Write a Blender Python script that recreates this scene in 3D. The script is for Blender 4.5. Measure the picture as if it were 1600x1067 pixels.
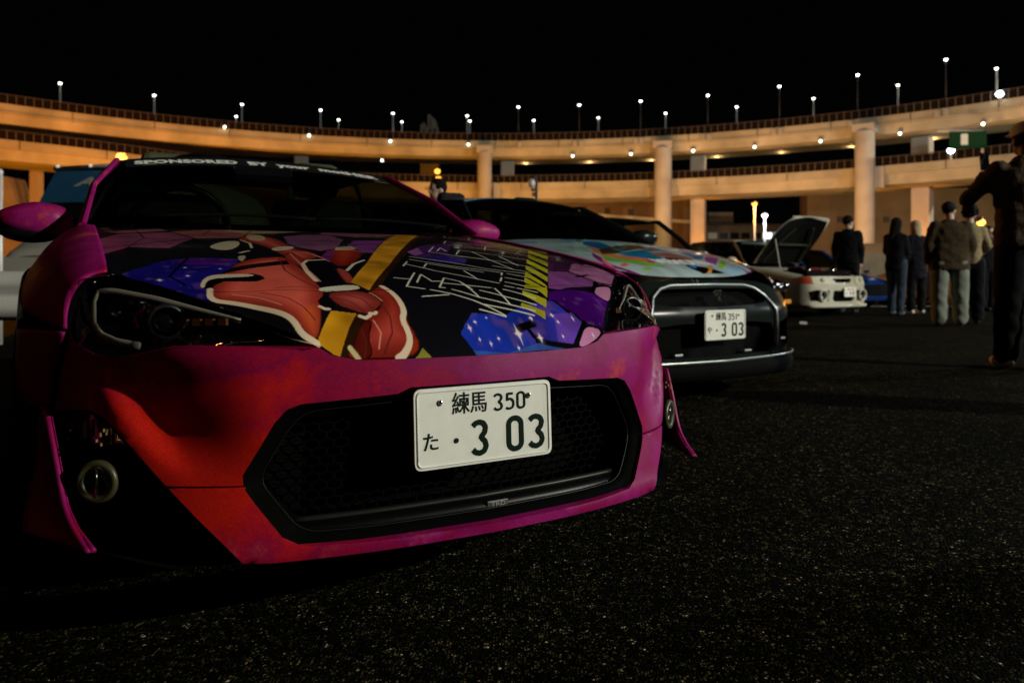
import bpy, bmesh, math, random
import numpy as np
from mathutils import Vector, Matrix
from mathutils.geometry import delaunay_2d_cdt
R_ = math.radians
random.seed(7)
sc = bpy.context.scene
for o in list(bpy.data.objects): bpy.data.objects.remove(o)
COL = sc.collection

# ------------------------------------------------------------------ camera, world, light, exposure
cam = bpy.data.cameras.new('camera'); camo = bpy.data.objects.new('camera', cam); COL.objects.link(camo)
CAM_H = 0.723
camo.location = (0, 0, CAM_H); camo.rotation_euler = (R_(90), 0, 0)
cam.lens = 27.0; cam.sensor_width = 36.0; cam.shift_y = -103.5/1600
cam.clip_start = 0.05; cam.clip_end = 2000
cam.dof.use_dof = True; cam.dof.focus_distance = 1.72; cam.dof.aperture_fstop = 4.2
sc.camera = camo
world = bpy.data.worlds.new('World'); sc.world = world; world.use_nodes = True
bg = world.node_tree.nodes['Background']
bg.inputs[0].default_value = (0.35, 0.42, 0.6, 1); bg.inputs[1].default_value = 0.0012
sc.view_settings.view_transform = 'Standard'; sc.view_settings.look = 'None'
sc.view_settings.exposure = 0.0; sc.view_settings.gamma = 1.0; sc.view_settings.use_curve_mapping = False
sc.cycles.max_bounces = 6; sc.cycles.transparent_max_bounces = 16
sc.cycles.use_light_tree = True
sc.cycles.sample_clamp_indirect = 4.0
sc.cycles.sample_clamp_direct = 60.0

def lamp(kind, name, loc, power, color, radius=.12, aim=None, cone=None, blend=.5):
    l = bpy.data.lights.new(name, kind); l.energy = power; l.color = color
    l.shadow_soft_size = radius
    o = bpy.data.objects.new(name, l); COL.objects.link(o); o.location = loc
    if aim is not None:
        o.rotation_euler = (Vector(aim)-Vector(loc)).to_track_quat('-Z', 'Y').to_euler()
    if cone: l.spot_size = R_(cone); l.spot_blend = blend
    return o
WHITE = (1.0, .98, .86); SODIUM = (1.0, .42, .06); WARM = (1.0, .60, .30); COOL = (.86, .95, 1.0)
KEY_POS = (27.5, -6.2, 11.0)
FILL_POS = (-2.6, -5.0, 10.5)
RIGHT_POS = (52.0, 22.0, 15.0)
LAMPS = []      # (lamp object, holder name) : parented to the lamp posts built below
LAMPS.append((lamp("POINT", "lamp_light", KEY_POS, 30000, WHITE, .22), 'key'))
LAMPS.append((lamp('POINT', 'lamp_light', FILL_POS, 120, (1.0, .34, .06), .2), 'fill'))  # added warm fill that lifts the backs of the people
FAR_POS = (84.0, 66.0, 16.0)
LAMPS.append((lamp('POINT', 'lamp_light', FAR_POS, 52000, (1.0, .88, .64), .3), 'far'))  # added lamp that whitens the right sides of the columns
LAMPS.append((lamp('POINT', 'lamp_light', RIGHT_POS, 34000, COOL, .3), 'right'))

# ------------------------------------------------------------------ materials
MATS = {}
def nt(m): return m.node_tree.nodes, m.node_tree.links
def mat(name, color=(.5,.5,.5), rough=.5, metal=0., coat=0., spec=.5, emit=None, estr=0., var=0., vscale=8., bump=0., bscale=60., trans=0.):
    if name in MATS: return MATS[name]
    m = bpy.data.materials.new(name); m.use_nodes = True; n, l = nt(m)
    b = n['Principled BSDF']
    b.inputs['Base Color'].default_value = (*color, 1); b.inputs['Roughness'].default_value = rough
    b.inputs['Metallic'].default_value = metal; b.inputs['Coat Weight'].default_value = coat
    b.inputs['Coat Roughness'].default_value = .06
    if rough > .68 and spec == .5: spec = .08
    b.inputs['Specular IOR Level'].default_value = spec; b.inputs['Transmission Weight'].default_value = trans
    if emit:
        b.inputs['Emission Color'].default_value = (*emit, 1); b.inputs['Emission Strength'].default_value = estr
    if var or bump:
        tc = n.new('ShaderNodeTexCoord')
    if var:
        t = n.new('ShaderNodeTexNoise'); t.inputs['Scale'].default_value = vscale; t.inputs['Detail'].default_value = 6
        l.new(tc.outputs['Object'], t.inputs['Vector'])
        r = n.new('ShaderNodeMapRange'); r.inputs['From Min'].default_value = .3; r.inputs['From Max'].default_value = .7
        r.inputs['To Min'].default_value = 1-var; r.inputs['To Max'].default_value = 1+var
        l.new(t.outputs['Fac'], r.inputs['Value'])
        mx = n.new('ShaderNodeMix'); mx.data_type = 'RGBA'; mx.blend_type = 'MULTIPLY'; mx.inputs['Factor'].default_value = 1
        mx.inputs['A'].default_value = (*color, 1); l.new(r.outputs['Result'], mx.inputs['B'])
        l.new(mx.outputs['Result'], b.inputs['Base Color'])
    if bump:
        t = n.new('ShaderNodeTexNoise'); t.inputs['Scale'].default_value = bscale; t.inputs['Detail'].default_value = 4
        l.new(tc.outputs['Object'], t.inputs['Vector'])
        bp = n.new('ShaderNodeBump'); bp.inputs['Strength'].default_value = bump; bp.inputs['Distance'].default_value = .02
        l.new(t.outputs['Fac'], bp.inputs['Height']); l.new(bp.outputs['Normal'], b.inputs['Normal'])
    MATS[name] = m; return m
def glass(name, tint=(.3,.35,.3), ior=1.45, rough=.0):
    if name in MATS: return MATS[name]
    m = bpy.data.materials.new(name); m.use_nodes = True; n, l = nt(m); n.remove(n['Principled BSDF'])
    tr = n.new('ShaderNodeBsdfTransparent'); tr.inputs[0].default_value = (*tint, 1)
    gl = n.new('ShaderNodeBsdfGlossy'); gl.inputs['Roughness'].default_value = rough; gl.inputs['Color'].default_value = (1,1,1,1)
    fr = n.new('ShaderNodeFresnel'); ge = n.new('ShaderNodeNewGeometry'); ma = n.new('ShaderNodeMath'); ma.operation = 'MULTIPLY_ADD'
    ma.inputs[1].default_value = 1/ior-ior; ma.inputs[2].default_value = ior; l.new(ge.outputs['Backfacing'], ma.inputs[0]); l.new(ma.outputs[0], fr.inputs['IOR'])   # same reflection from either side of a thin pane
    mx = n.new('ShaderNodeMixShader'); l.new(fr.outputs[0], mx.inputs[0]); l.new(tr.outputs[0], mx.inputs[1]); l.new(gl.outputs[0], mx.inputs[2])
    l.new(mx.outputs[0], n['Material Output'].inputs['Surface'])
    MATS[name] = m; return m
def emis(name, color, strength):
    if name in MATS: return MATS[name]
    m = bpy.data.materials.new(name); m.use_nodes = True; n, l = nt(m); n.remove(n['Principled BSDF'])
    e = n.new('ShaderNodeEmission'); e.inputs[0].default_value = (*color, 1); e.inputs[1].default_value = strength
    l.new(e.outputs[0], n['Material Output'].inputs['Surface']); MATS[name] = m; return m
def attr_paint(name, rough=.25, coat=.6):
    m = bpy.data.materials.new(name); m.use_nodes = True; n, l = nt(m); b = n['Principled BSDF']
    a = n.new('ShaderNodeVertexColor'); a.layer_name = 'print'
    l.new(a.outputs['Color'], b.inputs['Base Color']); b.inputs['Roughness'].default_value = rough
    b.inputs['Coat Weight'].default_value = coat; b.inputs['Coat Roughness'].default_value = .08
    MATS[name] = m; return m

# ------------------------------------------------------------------ object helpers
def link(name, me, m=None, parent=None, smooth=True, loc=None, rot=None):
    o = bpy.data.objects.new(name, me); COL.objects.link(o)
    if m is not None:
        me.materials.clear(); me.materials.append(m)
    if smooth: me.shade_smooth()
    if parent is not None: o.parent = parent
    if loc is not None: o.location = loc
    if rot is not None: o.rotation_euler = rot
    return o
def mesh(name, v, f):
    me = bpy.data.meshes.new(name); me.from_pydata([tuple(map(float, p)) for p in v], [], [tuple(int(i) for i in q) for q in f]); me.update(); return me
def tag(o, label=None, cat=None, group=None, kind=None):
    if label: o['label'] = label
    if cat: o['category'] = cat
    if group: o['group'] = group
    if kind: o['kind'] = kind
    return o
def thing(name, label, cat, loc=(0,0,0), rz=0., group=None):
    o = bpy.data.objects.new(name, None); COL.objects.link(o); o.location = loc; o.rotation_euler = (0,0,rz)
    o.empty_display_size = .2
    return tag(o, label, cat, group)
class MB:
    """collects simple solids into one mesh"""
    def __init__(s): s.v = []; s.f = []
    def add(s, v, f):
        k = len(s.v); s.v += [tuple(p) for p in v]; s.f += [tuple(i+k for i in q) for q in f]; return s
    def box(s, c, d, rz=0., M=None):
        x, y, z = [q/2 for q in d]
        P = [Vector((a*x, b*y, e*z)) for e in (-1,1) for b in (-1,1) for a in (-1,1)]
        if rz: P = [Matrix.Rotation(rz, 3, 'Z') @ p for p in P]
        if M is not None: P = [M @ p for p in P]
        P = [p+Vector(c) for p in P]
        return s.add(P, [(0,2,3,1),(4,5,7,6),(0,1,5,4),(2,6,7,3),(0,4,6,2),(1,3,7,5)])
    def tube(s, pts, r, n=8, cap=True):
        pts = [Vector(p) for p in pts]; k = len(pts); rr = r if isinstance(r, list) else [r]*k
        rings = []; up = None
        for i, p in enumerate(pts):
            d = (pts[min(i+1,k-1)]-pts[max(i-1,0)]).normalized()
            if up is None: up = d.orthogonal().normalized()
            a = (up - d*up.dot(d)).normalized(); b = d.cross(a); up = a
            ri = rr[i]; rx, ry = ri if isinstance(ri, tuple) else (ri, ri)
            rings.append([p+a*math.cos(2*math.pi*j/n)*rx+b*math.sin(2*math.pi*j/n)*ry for j in range(n)])
        v = [q for r_ in rings for q in r_]; f = []
        for i in range(k-1):
            for j in range(n): f.append((i*n+j, i*n+(j+1)%n, (i+1)*n+(j+1)%n, (i+1)*n+j))
        if cap: f += [tuple(range(n-1,-1,-1)), tuple(range((k-1)*n, k*n))]
        return s.add(v, f)
    def ell(s, c, r, nu=16, nv=10, M=None):
        v = [Vector((0,0,-1))]; f = []
        for i in range(1, nv):
            t = math.pi*i/nv-math.pi/2
            for j in range(nu):
                a = 2*math.pi*j/nu; v.append(Vector((math.cos(t)*math.cos(a), math.cos(t)*math.sin(a), math.sin(t))))
        v.append(Vector((0,0,1))); L = len(v)-1
        for j in range(nu):
            f.append((0, 1+(j+1)%nu, 1+j)); f.append((L, L-nu+j, L-nu+(j+1)%nu))
        for i in range(nv-2):
            for j in range(nu):
                a = 1+i*nu+j; b = 1+i*nu+(j+1)%nu; f.append((a, b, b+nu, a+nu))
        P = [Vector((p.x*r[0], p.y*r[1], p.z*r[2])) for p in v]
        if M is not None: P = [M @ p for p in P]
        return s.add([p+Vector(c) for p in P], f)
    def lathe(s, prof, n=24, M=None, c=(0,0,0)):
        k = len(prof); v = [Vector((r*math.cos(2*math.pi*j/n), r*math.sin(2*math.pi*j/n), z)) for r, z in prof for j in range(n)]
        if M is not None: v = [M @ p for p in v]
        f = [(i*n+j, i*n+(j+1)%n, (i+1)*n+(j+1)%n, (i+1)*n+j) for i in range(k-1) for j in range(n)]
        return s.add([p+Vector(c) for p in v], f)
    def build(s, name, m, parent=None, smooth=False, **k):
        return link(name, mesh(name, s.v, s.f), m, parent, smooth, **k)
def auto_smooth(o, ang=35):
    me = o.data; me.shade_smooth(); bm = bmesh.new(); bm.from_mesh(me)
    for e in bm.edges:
        if len(e.link_faces) == 2 and e.calc_face_angle(0) > R_(ang): e.smooth = False
    bm.to_mesh(me); bm.free(); return o
def subsurf(o, lv=2):
    md = o.modifiers.new('sub', 'SUBSURF'); md.levels = lv; md.render_levels = lv; md.boundary_smooth = 'PRESERVE_CORNERS'; return o
def bevel(o, w=.01, n=2):
    md = o.modifiers.new('bev', 'BEVEL'); md.width = w; md.segments = n; md.limit_method = 'ANGLE'; md.angle_limit = R_(40); return o
def solid(o, t, off=-1):
    md = o.modifiers.new('sol', 'SOLIDIFY'); md.thickness = t; md.offset = off; return o
def apply_mods(o):
    dg = bpy.context.evaluated_depsgraph_get(); dg.update()
    me = bpy.data.meshes.new_from_object(o.evaluated_get(dg)); old = o.data; o.modifiers.clear(); o.data = me
    return o
def grid(name, G, m, parent=None, sub=0, closed=False):
    """G[i][j] -> points"""
    n, k = len(G), len(G[0]); v = [p for r in G for p in r]
    f = [(i*k+j, i*k+j+1, (i+1)*k+j+1, (i+1)*k+j) for i in range(n-1) for j in range(k-1)]
    if closed: f += [((n-1)*k+j, (n-1)*k+j+1, j+1, j) for j in range(k-1)]
    o = link(name, mesh(name, v, f), m, parent)
    if sub: subsurf(o, sub)
    return o
def pchip(xs, ys):
    xs = np.array(xs, float); ys = np.array(ys, float); h = np.diff(xs); d = np.diff(ys)/h
    m = np.zeros(len(xs)); m[0] = d[0]; m[-1] = d[-1]
    for i in range(1, len(xs)-1):
        if d[i-1]*d[i] > 0:
            w1 = 2*h[i]+h[i-1]; w2 = h[i]+2*h[i-1]; m[i] = (w1+w2)/(w1/d[i-1]+w2/d[i])
    def fn(x):
        x = np.asarray(x, float); i = np.clip(np.searchsorted(xs, x)-1, 0, len(xs)-2)
        t = (x-xs[i])/h[i]; lo = t < 0; hi = t > 1; tc = np.clip(t, 0, 1)
        r = (2*tc**3-3*tc**2+1)*ys[i]+(tc**3-2*tc**2+tc)*h[i]*m[i]+(-2*tc**3+3*tc**2)*ys[i+1]+(tc**3-tc**2)*h[i]*m[i+1]
        return r+np.where(lo, t*h[i]*m[i], 0)+np.where(hi, (t-1)*h[i]*m[i+1], 0)
    return fn
def resample(pts, step=None, n=None, closed=False):
    P = np.array(pts, float)
    if closed: P = np.vstack([P, P[:1]])
    s = np.r_[0, np.cumsum(np.linalg.norm(np.diff(P, axis=0), axis=1))]
    if n is None:   # keep corners
        out = []
        for i in range(len(P)-1):
            k = max(1, int(math.ceil((s[i+1]-s[i])/step)))
            for j in range(k): out.append(P[i]+(P[i+1]-P[i])*j/k)
        if not closed: out.append(P[-1])
        return np.array(out)
    t = np.linspace(0, s[-1], n, endpoint=not closed)
    return np.stack([np.interp(t, s, P[:, k]) for k in range(P.shape[1])], 1)
def in_poly(px, py, poly):
    px = np.asarray(px); py = np.asarray(py); c = np.zeros(px.shape, bool); n = len(poly); j = n-1
    for i in range(n):
        xi, yi = poly[i]; xj, yj = poly[j]
        if yi != yj:
            c ^= ((yi > py) != (yj > py)) & (px < (xj-xi)*(py-yi)/(yj-yi)+xi)
        j = i
    return c
def round_poly(pts, r=.01, n=4):
    out = []; k = len(pts)
    for i in range(k):
        p = np.array(pts[i], float); a = np.array(pts[i-1], float); b = np.array(pts[(i+1)%k], float)
        la = np.linalg.norm(a-p); lb = np.linalg.norm(b-p); rr = min(r, la*.45, lb*.45)
        s = p+(a-p)/la*rr; e = p+(b-p)/lb*rr
        for j in range(n+1):
            t = j/n; out.append(tuple((1-t)**2*s+2*t*(1-t)*p+t*t*e))
    return out
def mirror(half):
    """half outline from centre-top to centre-bottom with x>=0 -> closed outline"""
    return [tuple(p) for p in half]+[(-x, z) for x, z in reversed(half) if abs(x) > 1e-6]
def panel(name, outline, holes, fn, m, parent=None, step=.02, rim=None, rimsteps=1):
    """triangulated sheet over a 2-D outline with holes, lifted by fn(a,b)->xyz; boundary turned in by rim(a,b)->xyz"""
    loops = [resample(outline, step, closed=True)]+[resample(h, step, closed=True) for h in holes]
    V = []; E = []
    for L in loops:
        k = len(V); V += [tuple(p) for p in L]; E += [(k+i, k+(i+1) % len(L)) for i in range(len(L))]
    nb = len(V); A = np.array(outline); lo = A.min(0); hi = A.max(0)
    gx, gy = np.meshgrid(np.arange(lo[0], hi[0], step), np.arange(lo[1], hi[1], step)); gx = gx.ravel(); gy = gy.ravel()
    ok = in_poly(gx, gy, loops[0])
    for h in loops[1:]: ok &= ~in_poly(gx, gy, h)
    B = np.array(V); gp = np.stack([gx[ok], gy[ok]], 1)
    if len(gp):
        d = np.array([np.min((B[:, 0]-x)**2+(B[:, 1]-y)**2) for x, y in gp]); gp = gp[d > (.45*step)**2]
    V += [tuple(p) for p in gp]
    v2, e2, f2, ov, oe, of = delaunay_2d_cdt([Vector(p) for p in V], E, [], 0, 1e-6)
    v2 = np.array([tuple(p) for p in v2]); F = []
    for f in f2:
        c = v2[list(f)].mean(0)
        if in_poly(c[0], c[1], loops[0]) and not any(in_poly(c[0], c[1], h) for h in loops[1:]): F.append(tuple(f))
    me = mesh(name, [fn(a, b) for a, b in v2], F)
    bm = bmesh.new(); bm.from_mesh(me); bm.verts.ensure_lookup_table()
    if rim:
        be = [e for e in bm.edges if len(e.link_faces) == 1]; mp = {}
        for e in be:
            for vv in e.verts:
                if vv.index not in mp and vv.index < len(v2):
                    mp[vv.index] = bm.verts.new(rim(*v2[vv.index]))
        for e in be:
            a, b = e.verts
            if e.link_loops[0].vert == a: bm.faces.new((b, a, mp[a.index], mp[b.index]))
            else: bm.faces.new((a, b, mp[b.index], mp[a.index]))
        for e in be: e.smooth = False
    bmesh.ops.recalc_face_normals(bm, faces=bm.faces[:])
    for f in bm.faces: f.smooth = True
    bm.to_mesh(me); bm.free()
    o = link(name, me, m, parent, smooth=False)
    return o
def text_geo(body, size=1., extrude=0., offset=0., shear=0., sx=1., spacing=1., align='CENTER'):
    cu = bpy.data.curves.new('t', 'FONT'); cu.body = body; cu.size = size; cu.extrude = extrude; cu.offset = offset
    cu.shear = shear; cu.space_character = spacing; cu.align_x = align; cu.align_y = 'CENTER'; cu.resolution_u = 3
    o = bpy.data.objects.new('t', cu); COL.objects.link(o)
    dg = bpy.context.evaluated_depsgraph_get(); me = bpy.data.meshes.new_from_object(o.evaluated_get(dg))
    v = [(p.co.x*sx, p.co.y, p.co.z) for p in me.vertices]; f = [tuple(p.vertices) for p in me.polygons]
    bpy.data.objects.remove(o); bpy.data.curves.remove(cu); bpy.data.meshes.remove(me)
    return v, f
def ribbon(pts, w, d=.002, n=None):
    """flat stroke in the x/z plane with thickness d towards -y"""
    P = resample(pts, n=n or max(8, len(pts)*4)); L = []; Rr = []
    for i in range(len(P)):
        t = P[min(i+1, len(P)-1)]-P[max(i-1, 0)]; t /= (np.linalg.norm(t)+1e-9); q = np.array([-t[1], t[0]])
        L.append(P[i]+q*w/2); Rr.append(P[i]-q*w/2)
    v = [(p[0], 0, p[1]) for p in L]+[(p[0], 0, p[1]) for p in Rr]+[(p[0], -d, p[1]) for p in L]+[(p[0], -d, p[1]) for p in Rr]
    k = len(P); f = []
    for i in range(k-1):
        f += [(2*k+i, 2*k+i+1, 3*k+i+1, 3*k+i), (i, 2*k+i, 2*k+i+1, i+1)[::-1], (k+i, k+i+1, 3*k+i+1, 3*k+i)[::-1]]
    f += [(0, k, 3*k, 2*k), (k-1, 3*k-1+0, 4*k-1, 2*k-1)] if False else [(0, 2*k, 3*k, k), (k-1, 2*k-1, 4*k-1, 3*k-1)]
    return v, f
ORD = ['first','second','third','fourth','fifth','sixth','seventh','eighth','ninth','tenth','eleventh','twelfth','thirteenth','fourteenth','fifteenth']
# ------------------------------------------------------------------ ground
def asphalt():
    m = bpy.data.materials.new('asphalt'); m.use_nodes = True; n, l = nt(m); b = n['Principled BSDF']
    tc = n.new('ShaderNodeTexCoord')
    def vor(scale, feat='F1'):
        v = n.new('ShaderNodeTexVoronoi'); v.inputs['Scale'].default_value = scale; v.feature = feat; l.new(tc.outputs['Object'], v.inputs['Vector']); return v
    wn = n.new('ShaderNodeTexNoise'); wn.inputs['Scale'].default_value = 60; l.new(tc.outputs['Object'], wn.inputs['Vector'])
    v1 = vor(165); v2 = vor(50)
    sep = n.new('ShaderNodeSeparateColor'); l.new(v1.outputs['Color'], sep.inputs[0])
    r1 = n.new('ShaderNodeValToRGB'); l.new(sep.outputs[0], r1.inputs[0])
    el = r1.color_ramp.elements; el[0].position = 0; el[0].color = (.004,.004,.003,1); el[1].position = 1; el[1].color = (.22,.21,.17,1)
    for p, c in ((.42,(.0015,.0015,.001,1)),(.66,(.0075,.008,.0035,1)),(.87,(.027,.029,.012,1)),(.972,(.060,.060,.036,1))):
        e = el.new(p); e.color = c
    sep2 = n.new('ShaderNodeSeparateColor'); l.new(v2.outputs['Color'], sep2.inputs[0])
    r2 = n.new('ShaderNodeValToRGB'); l.new(sep2.outputs[1], r2.inputs[0])
    el = r2.color_ramp.elements; el[0].position = .55; el[0].color = (.45,.45,.45,1); el[1].position = .99; el[1].color = (1.9,1.85,1.5,1)
    mx = n.new('ShaderNodeMix'); mx.data_type = 'RGBA'; mx.blend_type = 'MULTIPLY'; mx.inputs['Factor'].default_value = 1
    l.new(r1.outputs[0], mx.inputs['A']); l.new(r2.outputs[0], mx.inputs['B'])
    big = n.new('ShaderNodeTexNoise'); big.inputs['Scale'].default_value = 1.1; big.inputs['Detail'].default_value = 5; l.new(tc.outputs['Object'], big.inputs['Vector'])
    mr = n.new('ShaderNodeMapRange'); mr.inputs['From Min'].default_value = .3; mr.inputs['From Max'].default_value = .7; mr.inputs['To Min'].default_value = .6; mr.inputs['To Max'].default_value = 1.35
    l.new(big.outputs[0], mr.inputs[0])
    mx2 = n.new('ShaderNodeMix'); mx2.data_type = 'RGBA'; mx2.blend_type = 'MULTIPLY'; mx2.inputs['Factor'].default_value = 1
    l.new(mx.outputs['Result'], mx2.inputs['A']); l.new(mr.outputs[0], mx2.inputs['B'])
    # tint some stones green / red-brown
    hu = n.new('ShaderNodeMix'); hu.data_type = 'RGBA'; hu.blend_type = 'MULTIPLY'; hu.inputs['Factor'].default_value = .35
    l.new(mx2.outputs['Result'], hu.inputs['A']); l.new(v1.outputs['Color'], hu.inputs['B'])
    l.new(hu.outputs['Result'], b.inputs['Base Color'])
    b.inputs['Roughness'].default_value = .9; b.inputs['Specular IOR Level'].default_value = .015
    bp = n.new('ShaderNodeBump'); bp.inputs['Strength'].default_value = .9; bp.inputs['Distance'].default_value = .006; bp.invert = True
    ad = n.new('ShaderNodeMath'); ad.operation = 'ADD'; l.new(v1.outputs['Distance'], ad.inputs[0]); l.new(wn.outputs[0], ad.inputs[1])
    l.new(ad.outputs[0], bp.inputs['Height']); l.new(bp.outputs[0], b.inputs['Normal'])
    return m
ASPH = asphalt()
g = link('ground', mesh('ground', [(-400,-400,0),(400,-400,0),(400,400,0),(-400,400,0)], [(0,1,2,3)]), ASPH); tag(g, kind='structure')
CONC = mat('concrete', (.41,.365,.255), .85, var=.30, vscale=.22, bump=.15, bscale=3)
CONC2 = mat('concrete_pier', (.42,.39,.34), .85, var=.12, vscale=.5, bump=.1, bscale=4)
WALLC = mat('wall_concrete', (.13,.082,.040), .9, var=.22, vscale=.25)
DARKM = mat('dark_metal', (.02,.02,.02), .5, .6)
PALE = mat('pale_metal', (.62,.62,.58), .45, .2)
RAILM = mat('rail_metal', (.060,.042,.030), .6)
PAINTW = mat('road_paint', (.55,.55,.50), .7, var=.25, vscale=25)
mk = MB()
mk.box((4.40, 11.6, .004), (.10, .62, .002), rz=R_(-20))
mk.box((10.6, 17.9, .004), (8.0, .14, .002), rz=R_(4))
mk.build('parking_lines', PAINTW); tag(bpy.data.objects['parking_lines'], kind='structure')
walk = link('pavement', mesh('pavement', [(8.2,15.2,.12),(40,17,.12),(40,45,.12),(8.2,45,.12),(8.2,15.2,0),(40,17,0)], [(0,1,2,3),(0,4,5,1)]), mat('paving', (.16,.15,.13), .85, var=.2, vscale=2)); tag(walk, kind='structure')
walk.location = (4.2, 9.0, 0)

# ------------------------------------------------------------------ elevated highway (ring)
CX, CY, RR = -2.42, 35.93, 74.3
def ringpt(a, r): return CX+r*math.sin(a), CY+r*math.cos(a)
def on_ring(px, r):
    k = (px-800)/1200
    A = 1+k*k; B = -2*(k*CX+CY); Cc = CX*CX+CY*CY-r*r
    D = (-B+math.sqrt(B*B-4*A*Cc))/(2*A); return k*D, D, math.atan2(k*D-CX, D-CY)
def zof(py, D): return CAM_H+(430-py)*D/1200
def sweep(name, prof, m, parent, zoff=lambda a: 0, a0=-80, a1=82, n=150, smooth=False):
    k = len(prof); v = []; f = []
    for i in range(n+1):
        a = R_(a0+(a1-a0)*i/n); z0 = zoff(a)
        for dr, z in prof:
            x, y = ringpt(a, RR+dr); v.append((x, y, z+z0))
    for i in range(n):
        for j in range(k): f.append((i*k+j, (i+1)*k+j, (i+1)*k+(j+1) % k, i*k+(j+1) % k))
    f += [tuple(range(k)), tuple(range((n+1)*k-1, n*k-1, -1))]
    return link(name, mesh(name, v, f), m, parent, smooth)
def sstep(x): x = min(max(x, 0), 1); return x*x*(3-2*x)
zlow = lambda a: 2.0*sstep((-a-R_(12))/R_(32))
def rect(r0, r1, z0, z1): return [(r0, z0), (r1, z0), (r1, z1), (r0, z1)]
def railing(parent, z, zoff, dr):
    rb = MB(); n = 190
    sweep('rail', rect(dr-.04, dr+.04, z+1.02, z+1.1), RAILM, parent, zoff)
    sweep('fence_panel', rect(dr-.015, dr+.015, z+.02, z+.96), mat('fence_mesh', (.010,.006,.004), .8), parent, zoff)
    for i in range(n):
        a = R_(-62+128*i/(n-1)); x, y = ringpt(a, RR+dr-.1); rb.box((x, y, z+zoff(a)+.55), (.07, .09, 1.08), rz=-a)
    tag(rb.build('rail_posts', mat('rail_post', (.15,.12,.09), .7), parent), kind='stuff')
lo_ = thing('elevated_highway', 'lower curved concrete highway deck running under the lamp lined upper deck', 'highway', (0,0,0))
up = thing('elevated_highway', 'upper curved concrete highway deck with street lamps sweeping across the night sky', 'highway', (0,0,0))
sweep('parapet', rect(0, .3, 18.95, 20), CONC, up); sweep('parapet', rect(9.9, 10.2, 18.95, 20), CONC, up)
sweep('deck_slab', [(.3, 18.97), (9.9, 18.97), (9.9, 19.15), (.3, 19.15)], CONC, up)
sweep('girder', [(.45, 18.96), (9.6, 18.96), (9.0, 17.9), (.8, 17.9)], CONC, up)
sweep('ledge', rect(-.12, 0, 18.95, 19.15), CONC, up)
for i in range(19):
    a = R_(-63+7*i); x, y = ringpt(a, RR-.01); MB().box((x, y, 19.4), (.09, .06, 1.15), rz=-a).build('joint', mat('joint_dark', (.05,.04,.03), .9), up)
    x, y = ringpt(a+.05, RR+.19); MB().box((x, y, 13.5+zlow(a+.05)), (.09, .06, 1.0), rz=-a).build('joint', mat('joint_dark', (.05,.04,.03), .9), lo_)
railing(up, 20, lambda a: 0, .1)
lo = lo_
sweep('parapet', rect(.2, .5, 13.0, 14), CONC, lo, zlow); sweep('parapet', rect(9.5, 9.8, 13.0, 14), CONC, lo, zlow)
sweep('deck_slab', [(.5, 13.02), (9.5, 13.02), (9.5, 13.2), (.5, 13.2)], CONC, lo, zlow)
sweep('girder', [(.65, 13.01), (9.2, 13.01), (8.4, 11.75), (.95, 11.75)], CONC, lo, zlow)
railing(lo, 14, zlow, .3)
for px in (812, 898, 908, 994, 1002, 1098, 1108, 1209, 1220, 1330, 1465, 1479):
    x, y, a = on_ring(px, RR-.15); b = MB().box((x, y, 19.45), (.55, .35, .75), rz=-a).build('bracket_box', CONC2, up)
for px in (776, 1375):
    x, y, a = on_ring(px, RR+.05); MB().box((x, y, 12.6), (1.0, .6, 2.6), rz=-a).build('bracket_box', CONC2, lo)
for px, w, top in ((757, 2.0, 19.0), (1036, 2.3, 19.0), (1351, 2.25, 19.0), (-160, 2.2, 19.0), (1720, 2.2, 19.0)):
    x, y, a = on_ring(px, RR-1.3)
    c = MB().lathe([(0, 0), (w/2, 0), (w/2, top-.9)], 28, c=(x, y, 0)).build('column', CONC2, up, smooth=True); auto_smooth(c)
    x2, y2 = ringpt(a, RR+.6)
    MB().box((x2, y2, top-.46), (w*1.12, 5.4, .92), rz=-a).build('column_cap', CONC2, up)
for px, w in ((793, 2.0), (1091, 2.0), (1441, 2.1), (470, 2.0)):
    x, y, a = on_ring(px, RR+6.5); zo = zlow(a)
    bevel(MB().box((x, y, (17.9+13.2+zo)/2), (w, 2.2, 4.7-zo-.02), rz=-a).build('pier', CONC2, up), .12)
    bevel(MB().box((x, y, 5.86+zo/2), (w, 2.2, 11.72+zo), rz=-a).build('pier', CONC2, lo), .12)

# ------------------------------------------------------------------ lamps on the decks
LH = emis('lamp_glow', (1.0, .97, .86), 10); LHY = emis('lamp_glow_soft', (1.0, .95, .75), 8)
LHC = emis('lamp_glow_cool', (.85, .95, 1.0), 22); LHO = emis('lamp_glow_sodium', (1.0, .36, .04), 4)
LAMPP = mat('lamp_pole', (.62,.62,.60), .5); LAMPD = mat('lamp_pole_dark', (.05,.05,.05), .6)
def street_lamp(x, y, z0, z1, label, group, glow=LH, r=.185, pole=LAMPP, rp=.10, name='street_lamp'):
    t = thing(name, label, 'street lamp', (x, y, z0), 0, group); h = z1-z0
    MB().tube([(0,0,0), (0,0,h*.5), (0,0,h-.12)], [rp*1.3, rp, rp*.8], 8).build('pole', pole, t, True)
    b = MB(); b.lathe([(0, .30), (r*.5, .26), (r*.95, .12), (r*1.0, .05)], 14, c=(0, 0, h-.05)); b.build('lamp_cap', LAMPD, t, True)
    MB().ell((0, 0, h-.02), (r, r, r*.85), 12, 8).build('lamp_head', glow, t, True)
    return t
rowA = [(94,130),(241,149),(378,163),(501,172),(614,177),(730,181),(834,188),(935,184),(1040,177),(1151,167),(1271,154),(1403,133),(1557,107)]
rowB = [(810,167),(905,164),(1001,158),(1106,149),(1218,135),(1340,117),(1478,93)]
rowC = [(43,156),(176,175),(204,181),(369,182),(529,187),(628,190),(734,189)]
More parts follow.
